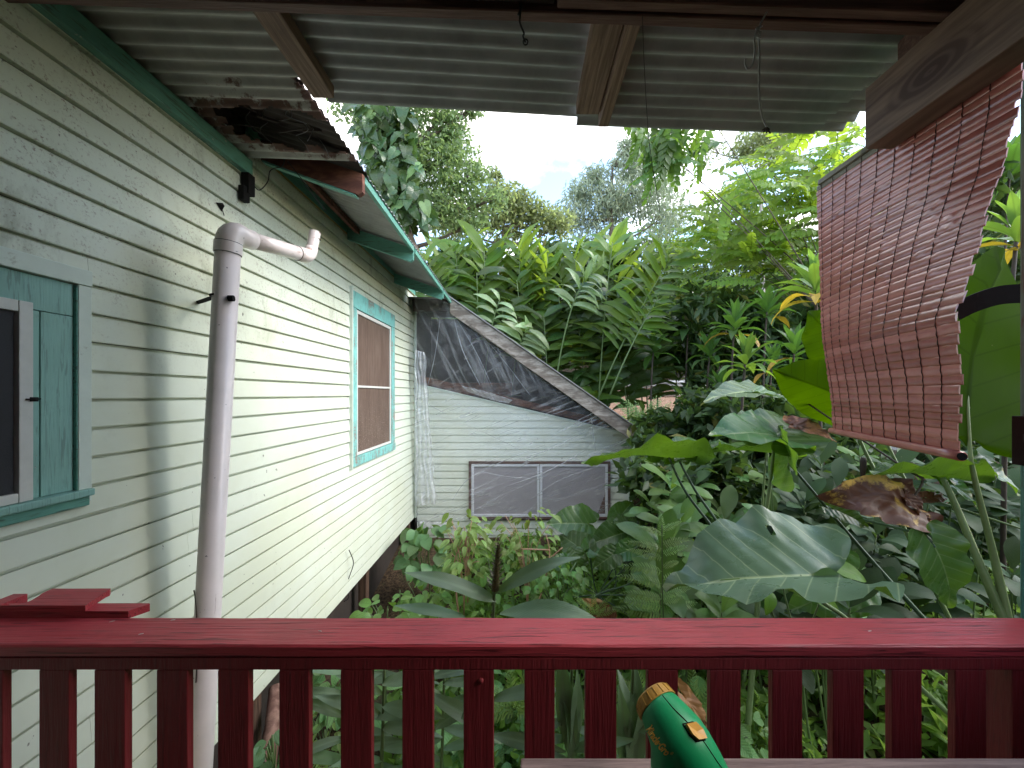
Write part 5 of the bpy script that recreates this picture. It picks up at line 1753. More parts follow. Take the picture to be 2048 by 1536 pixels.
# feathered bright tree on the right: fronds are parts
ptree = empty('feathered_tree', (5.2, 8.3, -1.4), 'bright green tree with feathered leaves spreading behind the blind', 'tree')
ptb = Vector((6.6, 7.6, -1.6))
m = MB(); sp_ = bez(ptb, ptb + Vector((-.2, 0, 3)), P(1640, 330, 7.6), 10)
m.tube(sp_, [.10 * (1 - .75 * i / 9) for i in range(10)], 8); m.build('trunk', M['bark'], ptree, smooth=True)
FR = [frond_mesh('frond', M['pinnate'], 10, .165, .56, dr, .14, 64, .3, s) for s, dr in ((1, .5), (2, .8), (3, .3))]
FRD = [frond_mesh('frond', M['pinnate_dark'], 10, .165, .56, dr, .14, 64, .3, s) for s, dr in ((4, .6), (5, 1.0))]
g = random.Random(41)
regs = [((1640, 330), (6.4, 8.2), (130, 95), 74, 0), ((1560, 420), (6.8, 8.4), (150, 95), 78, 0), ((1500, 500), (7.2, 8.8), (140, 60), 44, 0), ((1690, 440), (7, 8.8), (80, 110), 30, 0),
        ((1600, 490), (8.2, 9.4), (170, 75), 44, 1), ((1345, 268), (5.6, 6.4), (75, 36), 22, 1), ((1330, 300), (5.8, 6.4), (60, 50), 8, 1), ((1400, 480), (8.5, 9.5), (60, 40), 10, 0)]
limb = MB()
for (c, yr, r, n, dk) in regs:
    for q in range(n):
        a = g.random() * 2 * PI; t = math.sqrt(g.random())
        px, py = c[0] + math.cos(a) * t * r[0], c[1] + math.sin(a) * t * r[1]
        p = P(px, py, g.uniform(*yr))
        out = Vector((-1.0 + g.gauss(0, .55), -.35 + g.gauss(0, .5), .12 + g.gauss(0, .25)))
        if c[1] < 310 and c[0] < 1400: out = Vector((g.gauss(0, .6), g.gauss(0, .5), -.55 + g.gauss(0, .3)))
        me = g.choice(FRD if dk else FR)
        put_leaf('frond', me, ptree, p - out.normalized() * .4, out, Vector((g.gauss(0, .3), -.75 + g.gauss(0, .35), .8)), g.uniform(.75, 1.2))
        if q % 9 == 0:
            s = sp_[min(9, 4 + q // 12)]
            e = p - out.normalized() * .4
            limb.tube(bez(s, s.lerp(e, .5) + Vector((0, 0, .2)), e, 6), [.014, .012, .01, .008, .006, .004], 5)
limb.build('branch', M['bark'], ptree, smooth=True, kind='stuff')

# vine-covered trunk at the upper left
vine = empty('climbing_vine', P(770, 700, 10.2), 'dark climbing vine with big round leaves covering the trunk beyond the eave', 'vine')
VL = [ear_leaf('leaf', M['vine'], s, .42, .3, .15, .5, .02) for s in (1, 2, 3)]
VLP = [ear_leaf('leaf', M['vine_pale'], 4, .44, .3, .15, .4, .02)]
m = MB(); m.tube(catmull([P(850, 560, 10.6), P(800, 430, 10.6), P(765, 300, 10.6), P(750, 150, 10.6)], 6), .16, 8); m.build('stem', M['bark'], vine, smooth=True)
g = random.Random(51)
for q in range(280):
    t = g.random()
    ax = (760 + 60 * t ** 1.4, 190 + 255 * t)
    wd = 62 - 18 * t
    px = ax[0] + g.uniform(-wd, wd); py = ax[1] + g.uniform(-14, 14)
    p = P(px, py, g.uniform(9.6, 10.5))
    d = Vector((g.gauss(0, .8), -.25 + g.gauss(0, .3), -.75 + g.gauss(0, .35)))
    nrm = Vector((g.gauss(0.1, .5), -.8, .6 + g.gauss(0, .45)))
    pale = q % 9 == 0
    put_leaf('leaf', g.choice(VLP if pale else VL), vine, p, d, nrm, g.uniform(.22, .42) * (1.1 if pale else 1))
crown_mesh('leaf_fill', M['under'], vine, clump_px([(770, 260, 10.7, 55, 260), (775, 330, 10.7, 45, 220), (800, 400, 10.7, 40, 200), (815, 440, 10.7, 26, 120)]), .3, seed=52, kind='stuff')

# ------------------------------------------------------------------ ginger thicket
GL = [blade('leaf', M['ginger'], .14, lanc, dr, .15, .016, 10, s, 2) for s, dr in ((1, .3), (2, .55), (3, .8), (4, .2))]
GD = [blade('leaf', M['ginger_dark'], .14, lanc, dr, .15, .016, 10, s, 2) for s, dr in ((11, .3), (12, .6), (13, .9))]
GP = [blade('leaf', M['ginger_pale'], .12, lanc, dr, .2, .016, 10, s, 2) for s, dr in ((5, .9), (6, 1.2), (7, .7))]
g = random.Random(61)


def ginger(base, top, bend, nl, L, label, meshes, fan=None, group='tall ginger canes behind the lean-to', spread=62, start=.28, droop_tip=0.0):
    t = empty('ginger_plant', base, label, 'ginger plant', group)
    base, top = Vector(base), Vector(top)
    mid = base.lerp(top, .55) + Vector(bend)
    s = bez(base, mid, top, 14)
    MB().tube(s, [.022 - .014 * i / 13 for i in range(14)], 6).build('stem', M['stem'], t, smooth=True)
    side = fan if fan is not None else Vector((g.gauss(0, 1), g.gauss(0, .5), 0))
    for i in range(nl):
        u = start + (1 - start) * (i + .5) / nl
        k = u * 13; a = int(min(k, 12)); p = s[a].lerp(s[a + 1], k - a)
        tan = (s[min(a + 1, 13)] - s[a]).normalized()
        sd = (side - tan * side.dot(tan)).normalized() * (1 if i % 2 else -1)
        ang = math.radians(spread * (1 - .55 * max(0, u - .5) * 2 * .6) + g.uniform(-8, 8))
        d = tan * math.cos(ang) + sd * math.sin(ang) + Vector((g.gauss(0, .08), g.gauss(0, .12), -.05 - droop_tip))
        nrm = tan * .55 - sd * .35 + Vector((g.gauss(0, .3), g.gauss(0, .3) - .75, .2))
        put_leaf('leaf', g.choice(meshes), t, p, d, nrm, L * (0.8 + .35 * g.random()) * (1 - .35 * abs(u - .62)))
    return t


def gbase(px, Y):
    p = P(px, 800, Y); p.z = ground_z(p.x, Y) - .05
    return p


ORD = ['first', 'second', 'third', 'fourth', 'fifth', 'sixth', 'seventh', 'eighth', 'ninth', 'tenth', 'eleventh', 'twelfth', 'thirteenth', 'fourteenth', 'fifteenth', 'sixteenth', 'seventeenth', 'eighteenth']
UPL = {}
_tops = ((850, 1), (880, 1), (915, 1), (940, 1), (965, 1), (1000, 1), (1030, 1), (1055, 1), (1090, 1), (1120, 1), (1150, 1), (1180, 1), (1215, 1), (1245, 1), (1280, 1), (900, 0), (960, 0), (1035, 0), (1110, 0), (1180, 0), (1240, 0), (1300, 0), (870, 0), (1080, 0), (1000, 0), (1160, 0), (1330, 0), (1230, 0), (1290, 0), (1181, 0))
for row in (1, 0):
    for o_, (x_, q_) in enumerate(sorted((x, q) for q, (x, r) in enumerate(_tops) if r == row)):
        UPL[q_] = (ORD[o_] + ' upright ginger cane from the eave along the skyline of the thicket') if row else (ORD[o_] + ' ginger cane from the eave in the lower front row of the thicket')
for q, (px, py, Y, bx) in enumerate(((850, 470, 8.6, -.2), (880, 462, 9.0, .1), (915, 452, 8.8, -.1), (940, 448, 9.2, 0), (965, 440, 8.8, -.2), (1000, 462, 9.2, .1), (1030, 446, 8.9, -.1), (1055, 470, 9.3, .1),
                                     (1090, 455, 9.0, -.2), (1120, 470, 9.3, .2), (1150, 462, 9.1, 0), (1180, 450, 9.5, .1), (1215, 440, 9.2, .3), (1245, 455, 9.5, .2), (1280, 468, 9.6, .3), (900, 520, 8.5, 0), (960, 515, 8.4, 0), (1035, 530, 8.5, 0),
                                     (1110, 540, 8.6, .1), (1180, 545, 8.7, .2), (1240, 560, 8.9, .2), (1300, 560, 9.3, .3), (870, 540, 8.3, 0), (1080, 600, 8.35, 0), (1000, 590, 8.3, 0), (1160, 620, 8.5, .2), (1330, 600, 9.6, .3),
                                     (1230, 640, 8.8, .1), (1290, 660, 9.1, .1), (1180, 690, 8.7, .1))):
    tp_ = P(px + g.uniform(-8, 8), py + (52 if q < 15 else 30), Y)
    b = gbase(px + g.uniform(-25, 25) + 25, Y + .25)
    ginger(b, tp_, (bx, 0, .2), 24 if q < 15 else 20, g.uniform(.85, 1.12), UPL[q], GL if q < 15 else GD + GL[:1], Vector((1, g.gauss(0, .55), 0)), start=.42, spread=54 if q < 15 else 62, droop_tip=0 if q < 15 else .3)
# drooping shiny fans and the long arching canes that stand out
ginger(gbase(1090, 8.3), P(1185, 545, 7.6), (-.25, 0, 1.6), 15, .62, 'ginger cane nodding over with a shiny pale fan above the middle of the barge board', GP, Vector((1, -.2, 0)), spread=48, start=.66, droop_tip=.55)
ginger(gbase(1020, 8.3), P(1062, 655, 7.4), (-.3, 0, 1.3), 15, .62, 'lower ginger fan of shiny narrow leaves hanging just over the barge board', GP, Vector((1, -.2, 0)), spread=50, start=.62, droop_tip=.6)
ginger(gbase(960, 8.2), P(1000, 598, 7.5), (-.2, 0, .9), 11, .55, 'small shiny ginger spray close to the upper end of the barge board', GP, Vector((1, -.2, 0)), spread=55, start=.66, droop_tip=.5)
ginger(gbase(1190, 8.6), P(1225, 485, 8.1), (-.1, 0, .2), 14, .85, 'ginger cane arching right with dark leaves curling at its tip', GL, Vector((1, -.1, -.2)), spread=70, start=.5)
ginger(P(1195, 800, 8.2), P(1345, 515, 7.6), (-.15, 0, .1), 26, .86, 'long ginger cane leaning far right with an even comb of ribbed leaves', GL, Vector((.85, -.15, -.55)), spread=70, start=.32)
ginger(P(1220, 790, 7.9), P(1320, 590, 7.7), (-.1, 0, .05), 16, .5, 'slender bare ginger cane leaning right below the long comb of leaves', GL, Vector((.85, -.2, -.5)), spread=66, start=.45)
# shaded canes and fill low in the thicket
fc = [(P(g.uniform(1130, 1420), g.uniform(620, 715), g.uniform(9.6, 10.8)), .36, 150) for q in range(22)]
fc += [(P(g.uniform(850, 1330), g.uniform(500, 660), g.uniform(9.9, 10.8)), .45, 130) for q in range(40)]
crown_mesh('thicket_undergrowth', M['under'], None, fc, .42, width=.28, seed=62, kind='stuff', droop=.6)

# ------------------------------------------------------------------ ti plants
TI = {k: [blade('leaf', M[k], .118, strap, dr, .3, .016, 9, s, 2) for s, dr in ((1, .25), (2, .55), (3, .9))] for k in ('ti', 'ti_bright', 'ti_yellow')}


def ti(px, py, Y, L, kind, n, label, yellow=0, stem_px=None, lean_=(0, 0), open_=1.0):
    c = P(px, py, Y)
    b = Vector((c.x + lean_[0], Y + .1, ground_z(c.x, Y) - .05))
    t = empty('ti_plant', b, label, 'ti plant', 'ti plants on the slope')
    MB().tube(bez(b, b.lerp(c, .6) + Vector((-.1, 0, .2)), c, 8), [.022 - .001 * i for i in range(8)], 6).build('stem', M['stem_brown'], t, smooth=True)
    for i in range(n):
        a = i * 2.4 + g.random() * .4
        el = math.radians(82 - 92 * open_ * (i / n) ** 1.2 + g.uniform(-10, 10))
        d = Vector((math.cos(a) * math.cos(el), math.sin(a) * math.cos(el), math.sin(el)))
        kk = 'ti_yellow' if i >= n - yellow else kind
        nrm = Vector((0, 0, 1)) * math.cos(el) - Vector((math.cos(a), math.sin(a), 0)) * math.sin(el)
        put_leaf('leaf', TI[kk][0 if i < n * .4 else 1 if i < n * .75 else 2], t, c - Vector((0, 0, .012 * i)), d, nrm, L * (.75 + .35 * min(1, i / n * 2)) * g.uniform(.9, 1.1))


ti(1632, 560, 4.6, .50, 'ti_bright', 24, 'ti plant with yellowing lower leaves beside the left edge of the blind', 6, lean_=(.3, 0))
ti(1470, 640, 6.6, .52, 'ti', 24, 'dark ti plant with upright leaves and one yellow leaf, in the middle of the slope', 2)
ti(1378, 640, 8.2, .62, 'ti', 22, 'dark ti plant beside the tips of the long ginger comb', 0)
ti(1308, 690, 8.0, .50, 'ti', 20, 'small dark ti rosette on a thin bare stem above the guard rail', 0)
ti(1535, 610, 6.9, .50, 'ti', 22, 'dark ti plant with narrow shining leaves left of the yellowing one', 1)
ti(1492, 708, 4.9, .40, 'ti_bright', 20, 'fresh green ti plant low above the speckled elephant ear leaf', 0)
ti(1545, 720, 6.2, .42, 'ti', 18, 'half hidden ti plant behind the fresh green one', 1)
ti(1420, 700, 7.2, .5, 'ti', 18, 'shaded ti plant over the end of the guard rail', 0)
ti(1440, 770, 7.0, .45, 'ti', 18, 'lowest shaded ti plant near the roadside bank', 0)
ti(1590, 690, 5.6, .45, 'ti', 18, 'shaded ti plant behind the backlit leaf left of the blind', 1)
ti(2035, 455, 3.4, .42, 'ti_bright', 18, 'ti plant with bright yellow leaves right of the blind', 5)
ti(2020, 330, 6.0, .7, 'ti', 18, 'dark ti plant high behind the right edge of the blind', 0)
fc = [(P(g.uniform(1380, 1760), g.uniform(600, 830), g.uniform(7.6, 9.6)), .45, 150) for q in range(60)]
fc += [(P(g.uniform(1780, 2200), g.uniform(330, 900), g.uniform(6.0, 9.0)), .5, 170) for q in range(50)]
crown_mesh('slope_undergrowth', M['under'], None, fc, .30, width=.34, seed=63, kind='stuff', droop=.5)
MB().box(7.0, 9.4, 8.2, 8.4, -1.2, P(0, 498, 8.2).z, .01).build('pale_wall', M['alu_frame'], None, label='pale grey wall glimpsed between leaves right of the blind', cat='wall')

# ------------------------------------------------------------------ elephant ears
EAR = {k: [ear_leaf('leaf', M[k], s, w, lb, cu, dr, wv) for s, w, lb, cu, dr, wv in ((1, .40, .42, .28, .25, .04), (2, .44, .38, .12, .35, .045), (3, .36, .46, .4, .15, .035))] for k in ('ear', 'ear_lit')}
EAR['ear_half'] = [ear_leaf('leaf', M['ear_lit'], 21, .44, .06, .15, .2, .03)]
EAR['ear_grey'] = [ear_leaf('leaf', M['ear_grey'], 8, .50, .50, .55, .10, .05, holes=3), ear_leaf('leaf', M['ear_grey'], 9, .42, .4, .2, .3, .03)]
EAR['ear_dead'] = [ear_leaf('leaf', M['ear_dead'], 10, .38, .42, .3, .5, .05, .16)]
EAR['ear_orange'] = [ear_leaf('leaf', M['ear_orange'], 11, .38, .4, .2, .4, .04, .10)]


def ear(plant, kind, var, at, tip, nrm, foot, r=(.007, .016), mat='stem_pale', width=1.0, label=None, rib=0):
    a, b = P(*at), P(*tip)
    o = put_leaf('leaf', EAR[kind][var % len(EAR[kind])], plant, a, b - a, Vector(nrm), (b - a).length, width)
    if label: o['label'] = label
    if foot:
        pts = [a] + [P(*f) for f in foot]
        e = pts[-1] + (pts[-1] - pts[-2]).normalized() * .9
        e.z = max(e.z, ground_z(e.x, e.y) - .05)
        if rib: pts = [a.lerp(b, rib) + Vector((0, -.01, 0))] + pts
        cc = catmull(pts + [e], 6)
        if rib: r = (r[0] * .3, r[1])
        MB().tube(cc, [r[0] + (r[1] - r[0]) * i / (len(cc) - 1) for i in range(len(cc))], 10).build('leaf_stalk', M[mat], plant, smooth=True)


def earplant(px, Y, label):
    b = P(px, 1200, Y); b.z = ground_z(b.x, Y)
    return empty('elephant_ear', b, label, 'elephant ear', 'elephant ear plants right of the lean-to')


e1 = earplant(1480, 2.9, 'elephant ear plant whose leaf tip reaches over the end of the barge board')
ear(e1, 'ear', 0, (1338, 915, 2.95), (1163, 884, 2.75), (-.05, .34, 1), [(1372, 985, 2.93), (1445, 1085, 2.9), (1480, 1180, 2.9)], (.008, .016), 'stem_dark')
ear(e1, 'ear', 1, (1350, 905, 3.1), (1440, 852, 3.3), (-.35, -.25, 1), [(1390, 980, 3.05), (1452, 1075, 3.0), (1490, 1190, 3.0)], (.008, .017), 'stem_dark', .9)
ear(e1, 'ear', 2, (1532, 905, 3.2), (1395, 885, 3.1), (0, .15, 1), [(1525, 1000, 3.15), (1510, 1150, 3.1)], (.006, .012))
e2 = earplant(1520, 2.7, 'elephant ear plant with a blue-green veined leaf held flat below the blind')
ear(e2, 'ear', 0, (1550, 872, 2.75), (1432, 842, 2.6), (.05, -.45, 1), [(1541, 960, 2.74), (1526, 1075, 2.7), (1512, 1250, 2.65)], (.009, .020), 'stem_pale', 1.15)
ear(e2, 'ear', 1, (1552, 870, 2.78), (1632, 808, 3.1), (-.1, -.5, .9), None)
ear(e2, 'ear_orange', 0, (1590, 850, 2.9), (1672, 862, 2.7), (-.1, -.7, .7), None, label='orange dying leaf')
ear(e2, 'ear', 2, (1578, 926, 2.6), (1545, 850, 2.9), (0, .8, .6), [(1640, 1000, 2.55), (1720, 1095, 2.5), (1850, 1240, 2.4)], (.008, .016), 'stem_dark', 1.3)
ear(e2, 'ear_grey', 1, (1520, 785, 3.6), (1418, 770, 3.5), (.05, -.35, 1), [(1530, 850, 3.6), (1540, 960, 3.6)], (.006, .01))
ear(e2, 'ear_grey', 1, (1510, 783, 3.6), (1592, 790, 3.5), (.05, -.3, 1), None)
e3 = earplant(1640, 1.9, 'elephant ear plant with one big grey-green drooping leaf close above the railing')
ear(e3, 'ear_grey', 0, (1600, 1152, 1.78), (1324, 1158, 1.86), (.06, -.20, 1.0), [(1640, 1200, 1.82), (1690, 1235, 1.85), (1760, 1300, 1.9)], (.008, .013), 'stem_pale', 1.08)
e4 = earplant(2000, 2.2, 'tall elephant ear with a huge backlit leaf between the blind and the green post')
ear(e4, 'ear_half', 0, (1938, 870, 2.15), (1918, 520, 2.35), (-.12, .9, .1), [(1950, 960, 2.13), (1985, 1100, 2.1), (2015, 1236, 2.05)], (.015, .024), 'stem_pale', 1.7, rib=.8)
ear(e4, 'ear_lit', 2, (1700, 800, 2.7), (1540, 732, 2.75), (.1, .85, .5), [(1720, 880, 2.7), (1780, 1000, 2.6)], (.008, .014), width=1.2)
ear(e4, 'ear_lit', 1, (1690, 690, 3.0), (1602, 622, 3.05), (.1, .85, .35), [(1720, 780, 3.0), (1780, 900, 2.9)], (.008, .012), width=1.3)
e5 = earplant(1990, 2.0, 'elephant ear with thick pale stalk and dark drooping leaf under the blind')
ear(e5, 'ear', 2, (1885, 955, 2.25), (1735, 922, 2.15), (0, .35, 1), [(1915, 1020, 2.2), (1960, 1130, 2.12), (2012, 1250, 2.05)], (.013, .025), 'stem_pale', .9)
ear(e5, 'ear', 0, (1960, 930, 2.3), (2070, 985, 2.2), (.1, -.5, .8), None)
ear(e5, 'ear', 1, (1890, 960, 2.3), (1990, 1010, 2.2), (.1, -.6, .7), [(1850, 900, 2.4), (1836, 880, 2.45)], (.010, .010), 'stem_pale', .7)
ear(e5, 'ear', 1, (1870, 1095, 2.0), (1945, 1232, 1.92), (-.1, -.95, .35), [(1850, 1070, 2.05), (1810, 1060, 2.2)], (.006, .008), 'stem_dark', 1.0, label='large dark spotted leaf hanging down')
ear(e5, 'ear_dead', 0, (1815, 1008, 2.15), (1700, 976, 2.05), (.1, -.8, .55), [(1845, 960, 2.2), (1800, 930, 2.3)], (.006, .006), 'stem_brown', 1.0, label='withered brown leaf')
ear(e5, 'ear_dead', 0, (1820, 1000, 2.15), (1884, 1052, 2.05), (.2, -.8, .5), None, width=.8, label='withered brown leaf end')
ear(e5, 'ear_orange', 0, (1850, 995, 2.35), (1900, 990, 2.3), (0, -.6, .6), [(1930, 1020, 2.3), (1990, 1040, 2.2)], (.004, .006), 'stem_pale', label='small yellow leaf')
for q, (px, py, tx, ty, nrm, lab) in enumerate(((1672, 1020, 1745, 1050, (0, -.8, .6), None), (1700, 1160, 1600, 1230, (.2, -.8, .5), None))):
    ear(e5, 'ear', q, (px, py, 2.5), (tx, ty, 2.4), nrm, None)
e6 = earplant(1190, 4.6, 'dark-leaved elephant ear cluster in front of the lean-to window')
for q, (at, tip, nrm) in enumerate((((1172, 1048, 4.7), (1100, 1040, 4.5), (.1, -.75, .7)), ((1165, 1100, 4.3), (1115, 1062, 4.5), (-.1, -.8, .5)), ((1180, 1095, 4.3), (1205, 1068, 4.5), (.1, -.8, .5)),
                                    ((1250, 1065, 4.4), (1178, 1085, 4.3), (0, -.8, .6)), ((1225, 1110, 4.0), (1190, 1135, 3.9), (0, -.8, .5)), ((1238, 1035, 4.6), (1268, 1000, 4.8), (0, -.8, .5)),
                                    ((1262, 1050, 4.4), (1228, 1040, 4.3), (0, -.6, .7)), ((1150, 1105, 4.2), (1160, 1140, 4.1), (0, -.8, .5)), ((1260, 1100, 4.1), (1215, 1115, 4.0), (0, -.7, .6)), ((1135, 1130, 4.2), (1095, 1120, 4.1), (0, -.6, .8)))):
    ear(e6, 'ear', q, at, tip, nrm, [(at[0] + 6, at[1] + 60, at[2]), (1195, 1190, at[2])], (.005, .009), 'stem_dark', 1.15)

# ------------------------------------------------------------------ rounded-leaf shrubs on the right
OB = {k: [blade('leaf', M[k], .21, obov, dr, .12, .012, 9, s, 2) for s, dr in ((1, .2), (2, .5), (3, .8))] for k in ('ob', 'ob_dark')}
ob_lab = 'leafy shrub with rounded grey-green leaves in the bed right of the lean-to'
shoots = []
for q in range(62):
    v = g.random()
    py = 900 + 330 * v
    Y = 4.6 - 2.0 * v + g.uniform(-.3, .5)
    px = g.uniform(1285 + 20 * v, 1720)
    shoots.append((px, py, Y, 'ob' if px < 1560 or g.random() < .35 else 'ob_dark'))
for q in range(46):
    v = g.random()
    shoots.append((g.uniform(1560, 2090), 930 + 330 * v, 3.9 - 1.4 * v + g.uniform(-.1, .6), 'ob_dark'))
shoots.sort()
for i in range(0, len(shoots), 6):
    grp = shoots[i:i + 6]; ol = ORD[i // 6]
    c = sum((P(*s[:3]) for s in grp), Vector()) / len(grp)
    b = Vector((c.x, c.y + .2, ground_z(c.x, c.y)))
    dark = sum(s[3] == 'ob_dark' for s in grp) > 3
    t = empty('rounded_leaf_shrub', b, ol + ' rounded-leaf shrub counted from the lean-to corner, dark and shaded' if dark else ol + ' rounded-leaf shrub counted from the lean-to corner, grey-green', 'shrub', 'shaded rounded-leaf shrubs' if dark else 'rounded-leaf shrubs right of the lean-to')
    st = MB()
    for (px, py, Y, kd) in grp:
        p = P(px, py, Y)
        st.tube(bez(Vector((p.x * .7 + b.x * .3, p.y + .1, b.z)), p + Vector((g.uniform(-.1, .1), .05, -.3)), p, 6), [.009, .008, .008, .007, .006, .005], 5)
        n = g.randint(6, 8)
        L = g.uniform(.26, .38)
        for k in range(n):
            a = k * 2.4 + g.random()
            el = math.radians(52 - 68 * k / n + g.uniform(-12, 12))
            d = Vector((math.cos(a) * math.cos(el), math.sin(a) * math.cos(el) - .12, math.sin(el)))
            nrm = Vector((-math.cos(a) * math.sin(el), -math.sin(a) * math.sin(el) - .35, math.cos(el)))
            put_leaf('leaf', OB[kd][k % 3], t, p - Vector((0, 0, .02 * k)), d, nrm, L * g.uniform(.75, 1.15))
    st.build('stem', M['stem'], t, smooth=True, kind='stuff')
fc = [(P(g.uniform(1280, 2100), g.uniform(900, 1300), g.uniform(4.4, 5.6)), .36, 130) for q in range(70)]
fc += [(P(g.uniform(1300, 1720), g.uniform(800, 900), g.uniform(5.2, 7.0)), .4, 120) for q in range(34)]
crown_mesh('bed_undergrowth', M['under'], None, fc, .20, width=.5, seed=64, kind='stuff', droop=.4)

# fresh ribbed leaves behind the big grey leaf
rib = empty('ribbed_plant', P(1600, 1300, 2.05), 'low plant with fresh bright ribbed leaves under the big grey-green leaf', 'plant')
RB = [blade('leaf', M['lance_green'], .24, ovat, .5, .2, .012, 10, 3, 2)]
for a, b, n in (((1660, 1130, 2.02), (1745, 1160, 1.95), (.1, -.75, .65)), ((1540, 1180, 1.98), (1538, 1232, 1.9), (-.05, -.95, .3)), ((1560, 1085, 2.1), (1485, 1090, 2.05), (0, -.6, .8)), ((1625, 1190, 2.0), (1690, 1225, 1.95), (0, -.8, .6))):
    put_leaf('leaf', RB[0], rib, P(*a), P(*b) - P(*a), Vector(n), (P(*b) - P(*a)).length)
m = MB()
for a in ((1660, 1130, 2.02), (1540, 1180, 1.98), (1560, 1085, 2.1)):
    m.tube(bez(P(*a), P(a[0] - 10, a[1] + 60, a[2] + .05), P(1600, 1300, 2.05), 6), .005, 5)
m.build('stem', M['stem'], rib, smooth=True, kind='stuff')
MB().tube(catmull([P(1722, 1020, 2.4), P(1725, 960, 2.4), P(1727, 915, 2.4)], 4), [.010] * 5 + [.014, .017, .018, .014], 8).build('bud_stalk', M['stem_brown'], None, smooth=True, label='brown stubby bud stalk between dark leaves under the blind', cat='bud')

# ------------------------------------------------------------------ ferns
FE = [frond_mesh('frond', M['fern'], 15, .165, .24, dr, .06, 74, .55, s, 4) for s, dr in ((1, .3), (2, .5), (3, .7))]


def fern(label, fr, stem=None, group='ferns in the garden bed', width=1.0):
    b = P(*fr[0][0]); t = empty('fern', Vector((b.x, b.y, ground_z(b.x, b.y))), label, 'fern', group)
    for a, c, n in fr:
        pa, pc = P(*a), P(*c)
        put_leaf('frond', g.choice(FE), t, pa, pc - pa, Vector(n), (pc - pa).length, width)
    if stem:
        MB().tube(catmull([P(*q) for q in stem], 5), .004, 5).build('stem', M['stem'], t, smooth=True)


fr = []
for y, dx, dx2 in ((1060, 40, 38), (1090, 62, 60), (1108, 60, 50), (1135, 75, 40), (1160, 78, 66), (1190, 72, 60), (1205, 80, 55), (1222, 86, 70)):
    fr.append(((1324, y + 8, 2.45), (1324 - dx, y - 12, 2.4), (0, -.75, .7)))
    fr.append(((1326, y, 2.45), (1326 + dx2, y - 20, 2.5), (0, -.75, .7)))
fr.append(((1324, 1075, 2.45), (1326, 1018, 2.5), (0, -.9, .1)))
fern('light green climbing fern with side fronds left of the big grey-green leaf', fr, [(1328, 1290, 2.45), (1325, 1180, 2.45), (1324, 1050, 2.46)])
fern('pale bushy fern on the bank just past the low end of the barge board', [((1290 + g.uniform(-20, 30), 862, 6.8), (1290 + g.uniform(-55, 70), 800 + g.uniform(-12, 25), 6.7), (g.gauss(0, .3), -.8, .5)) for q in range(16)])
fern('hanging fern in the gap beside the lean-to corner trim', [((1290, 900, 6.0), (1265 + 60 * g.random(), 955 + 40 * g.random(), 5.9), (0, -.9, .3)) for q in range(7)])
fern('fern seen through the middle gaps of the railing', [((1030, 1420, 2.3), (1030 + 95 * math.cos(a), 1420 - 80 * math.sin(a), 2.2 + .1 * math.cos(a * 3)), (0, -.8, .6)) for a in (.2, .7, 1.2, 1.7, 2.3, 2.8, 3.3, -.3)])
fern('fern behind the sprayer', [((1385, 1440, 2.4), (1385 + 90 * math.cos(a), 1440 - 100 * math.sin(a), 2.35), (0, -.8, .6)) for a in (.5, 1.0, 1.5, 2.0, 2.6, 3.0, 3.5, -.2)])
fern('fern in the lower gap below the pinkish stems', [((640, 1560, 2.3), (640 + 80 * math.cos(a), 1560 - 75 * math.sin(a), 2.25), (0, -.8, .6)) for a in (.3, .9, 1.5, 2.1, 2.7)])
fern('small fern by the yellow withered leaf at the rail', [((1190, 1230, 2.6), (1190 + 60 * math.cos(a), 1230 - 45 * math.sin(a), 2.55), (0, -.8, .6)) for a in (.4, 1.0, 1.6, 2.2)])
fern('fern at the right end of the sprayer gap', [((1290, 1400, 2.5), (1290 + 80 * math.cos(a), 1400 - 75 * math.sin(a), 2.45), (0, -.8, .6)) for a in (.6, 1.2, 1.8, 2.4, 3.0, 3.6)])

# ------------------------------------------------------------------ near ginger with the cone, and strap leaves behind the balusters
GG = [blade('leaf', M['ginger_grey'], .072, lanc, dr, .25, .012, 11, s, 2, tw) for s, dr, tw in ((1, .3, .3), (2, .6, -.4), (3, .9, .2), (4, .15, .0))]


def strapplant(label, stem, leaves, group='grey-green strap-leaved gingers near the railing'):
    b = P(*stem[0]); t = empty('strap_leaf_ginger', b, label, 'ginger plant', group)
    cc = catmull([P(*q) for q in stem], 6)
    MB().tube(cc, [.011 - .004 * i / len(cc) for i in range(len(cc))], 8).build('stem', M['stem'], t, smooth=True)
    for q, (a, b2, n) in enumerate(leaves):
        pa, pb = P(*a), P(*b2)
        put_leaf('leaf', GG[q % 4], t, pa, pb - pa, Vector(n), (pb - pa).length * 1.08, 1.25)
    return t


cp = strapplant('near ginger with a dark spiky cone standing just above the rail', [(980, 1600, 2.15), (985, 1300, 2.12), (990, 1160, 2.12), (994, 1100, 2.12)],
                [((992, 1202, 2.12), (826, 1138, 1.98), (.2, -.6, .8)), ((996, 1184, 2.12), (1138, 1104, 2.0), (-.1, -.7, .7)), ((1000, 1228, 2.1), (1245, 1228, 2.0), (0, -.5, .9)), ((930, 1236, 2.1), (800, 1208, 2.0), (0, -.5, .9)),
                 ((985, 1330, 2.12), (860, 1350, 2.0), (0, -.6, .8)), ((985, 1400, 2.12), (1110, 1370, 2.0), (0, -.6, .8)), ((985, 1390, 2.12), (850, 1460, 2.0), (0, -.7, .7)), ((985, 1470, 2.12), (1120, 1500, 2.0), (0, -.7, .7)), ((985, 1460, 2.1), (860, 1390, 2.0), (0, -.7, .6))])
m = MB()
c0, c1 = P(990, 1180, 2.12), P(997, 1090, 2.12)
m.tube([c0, c1], [.022, .008], 10)
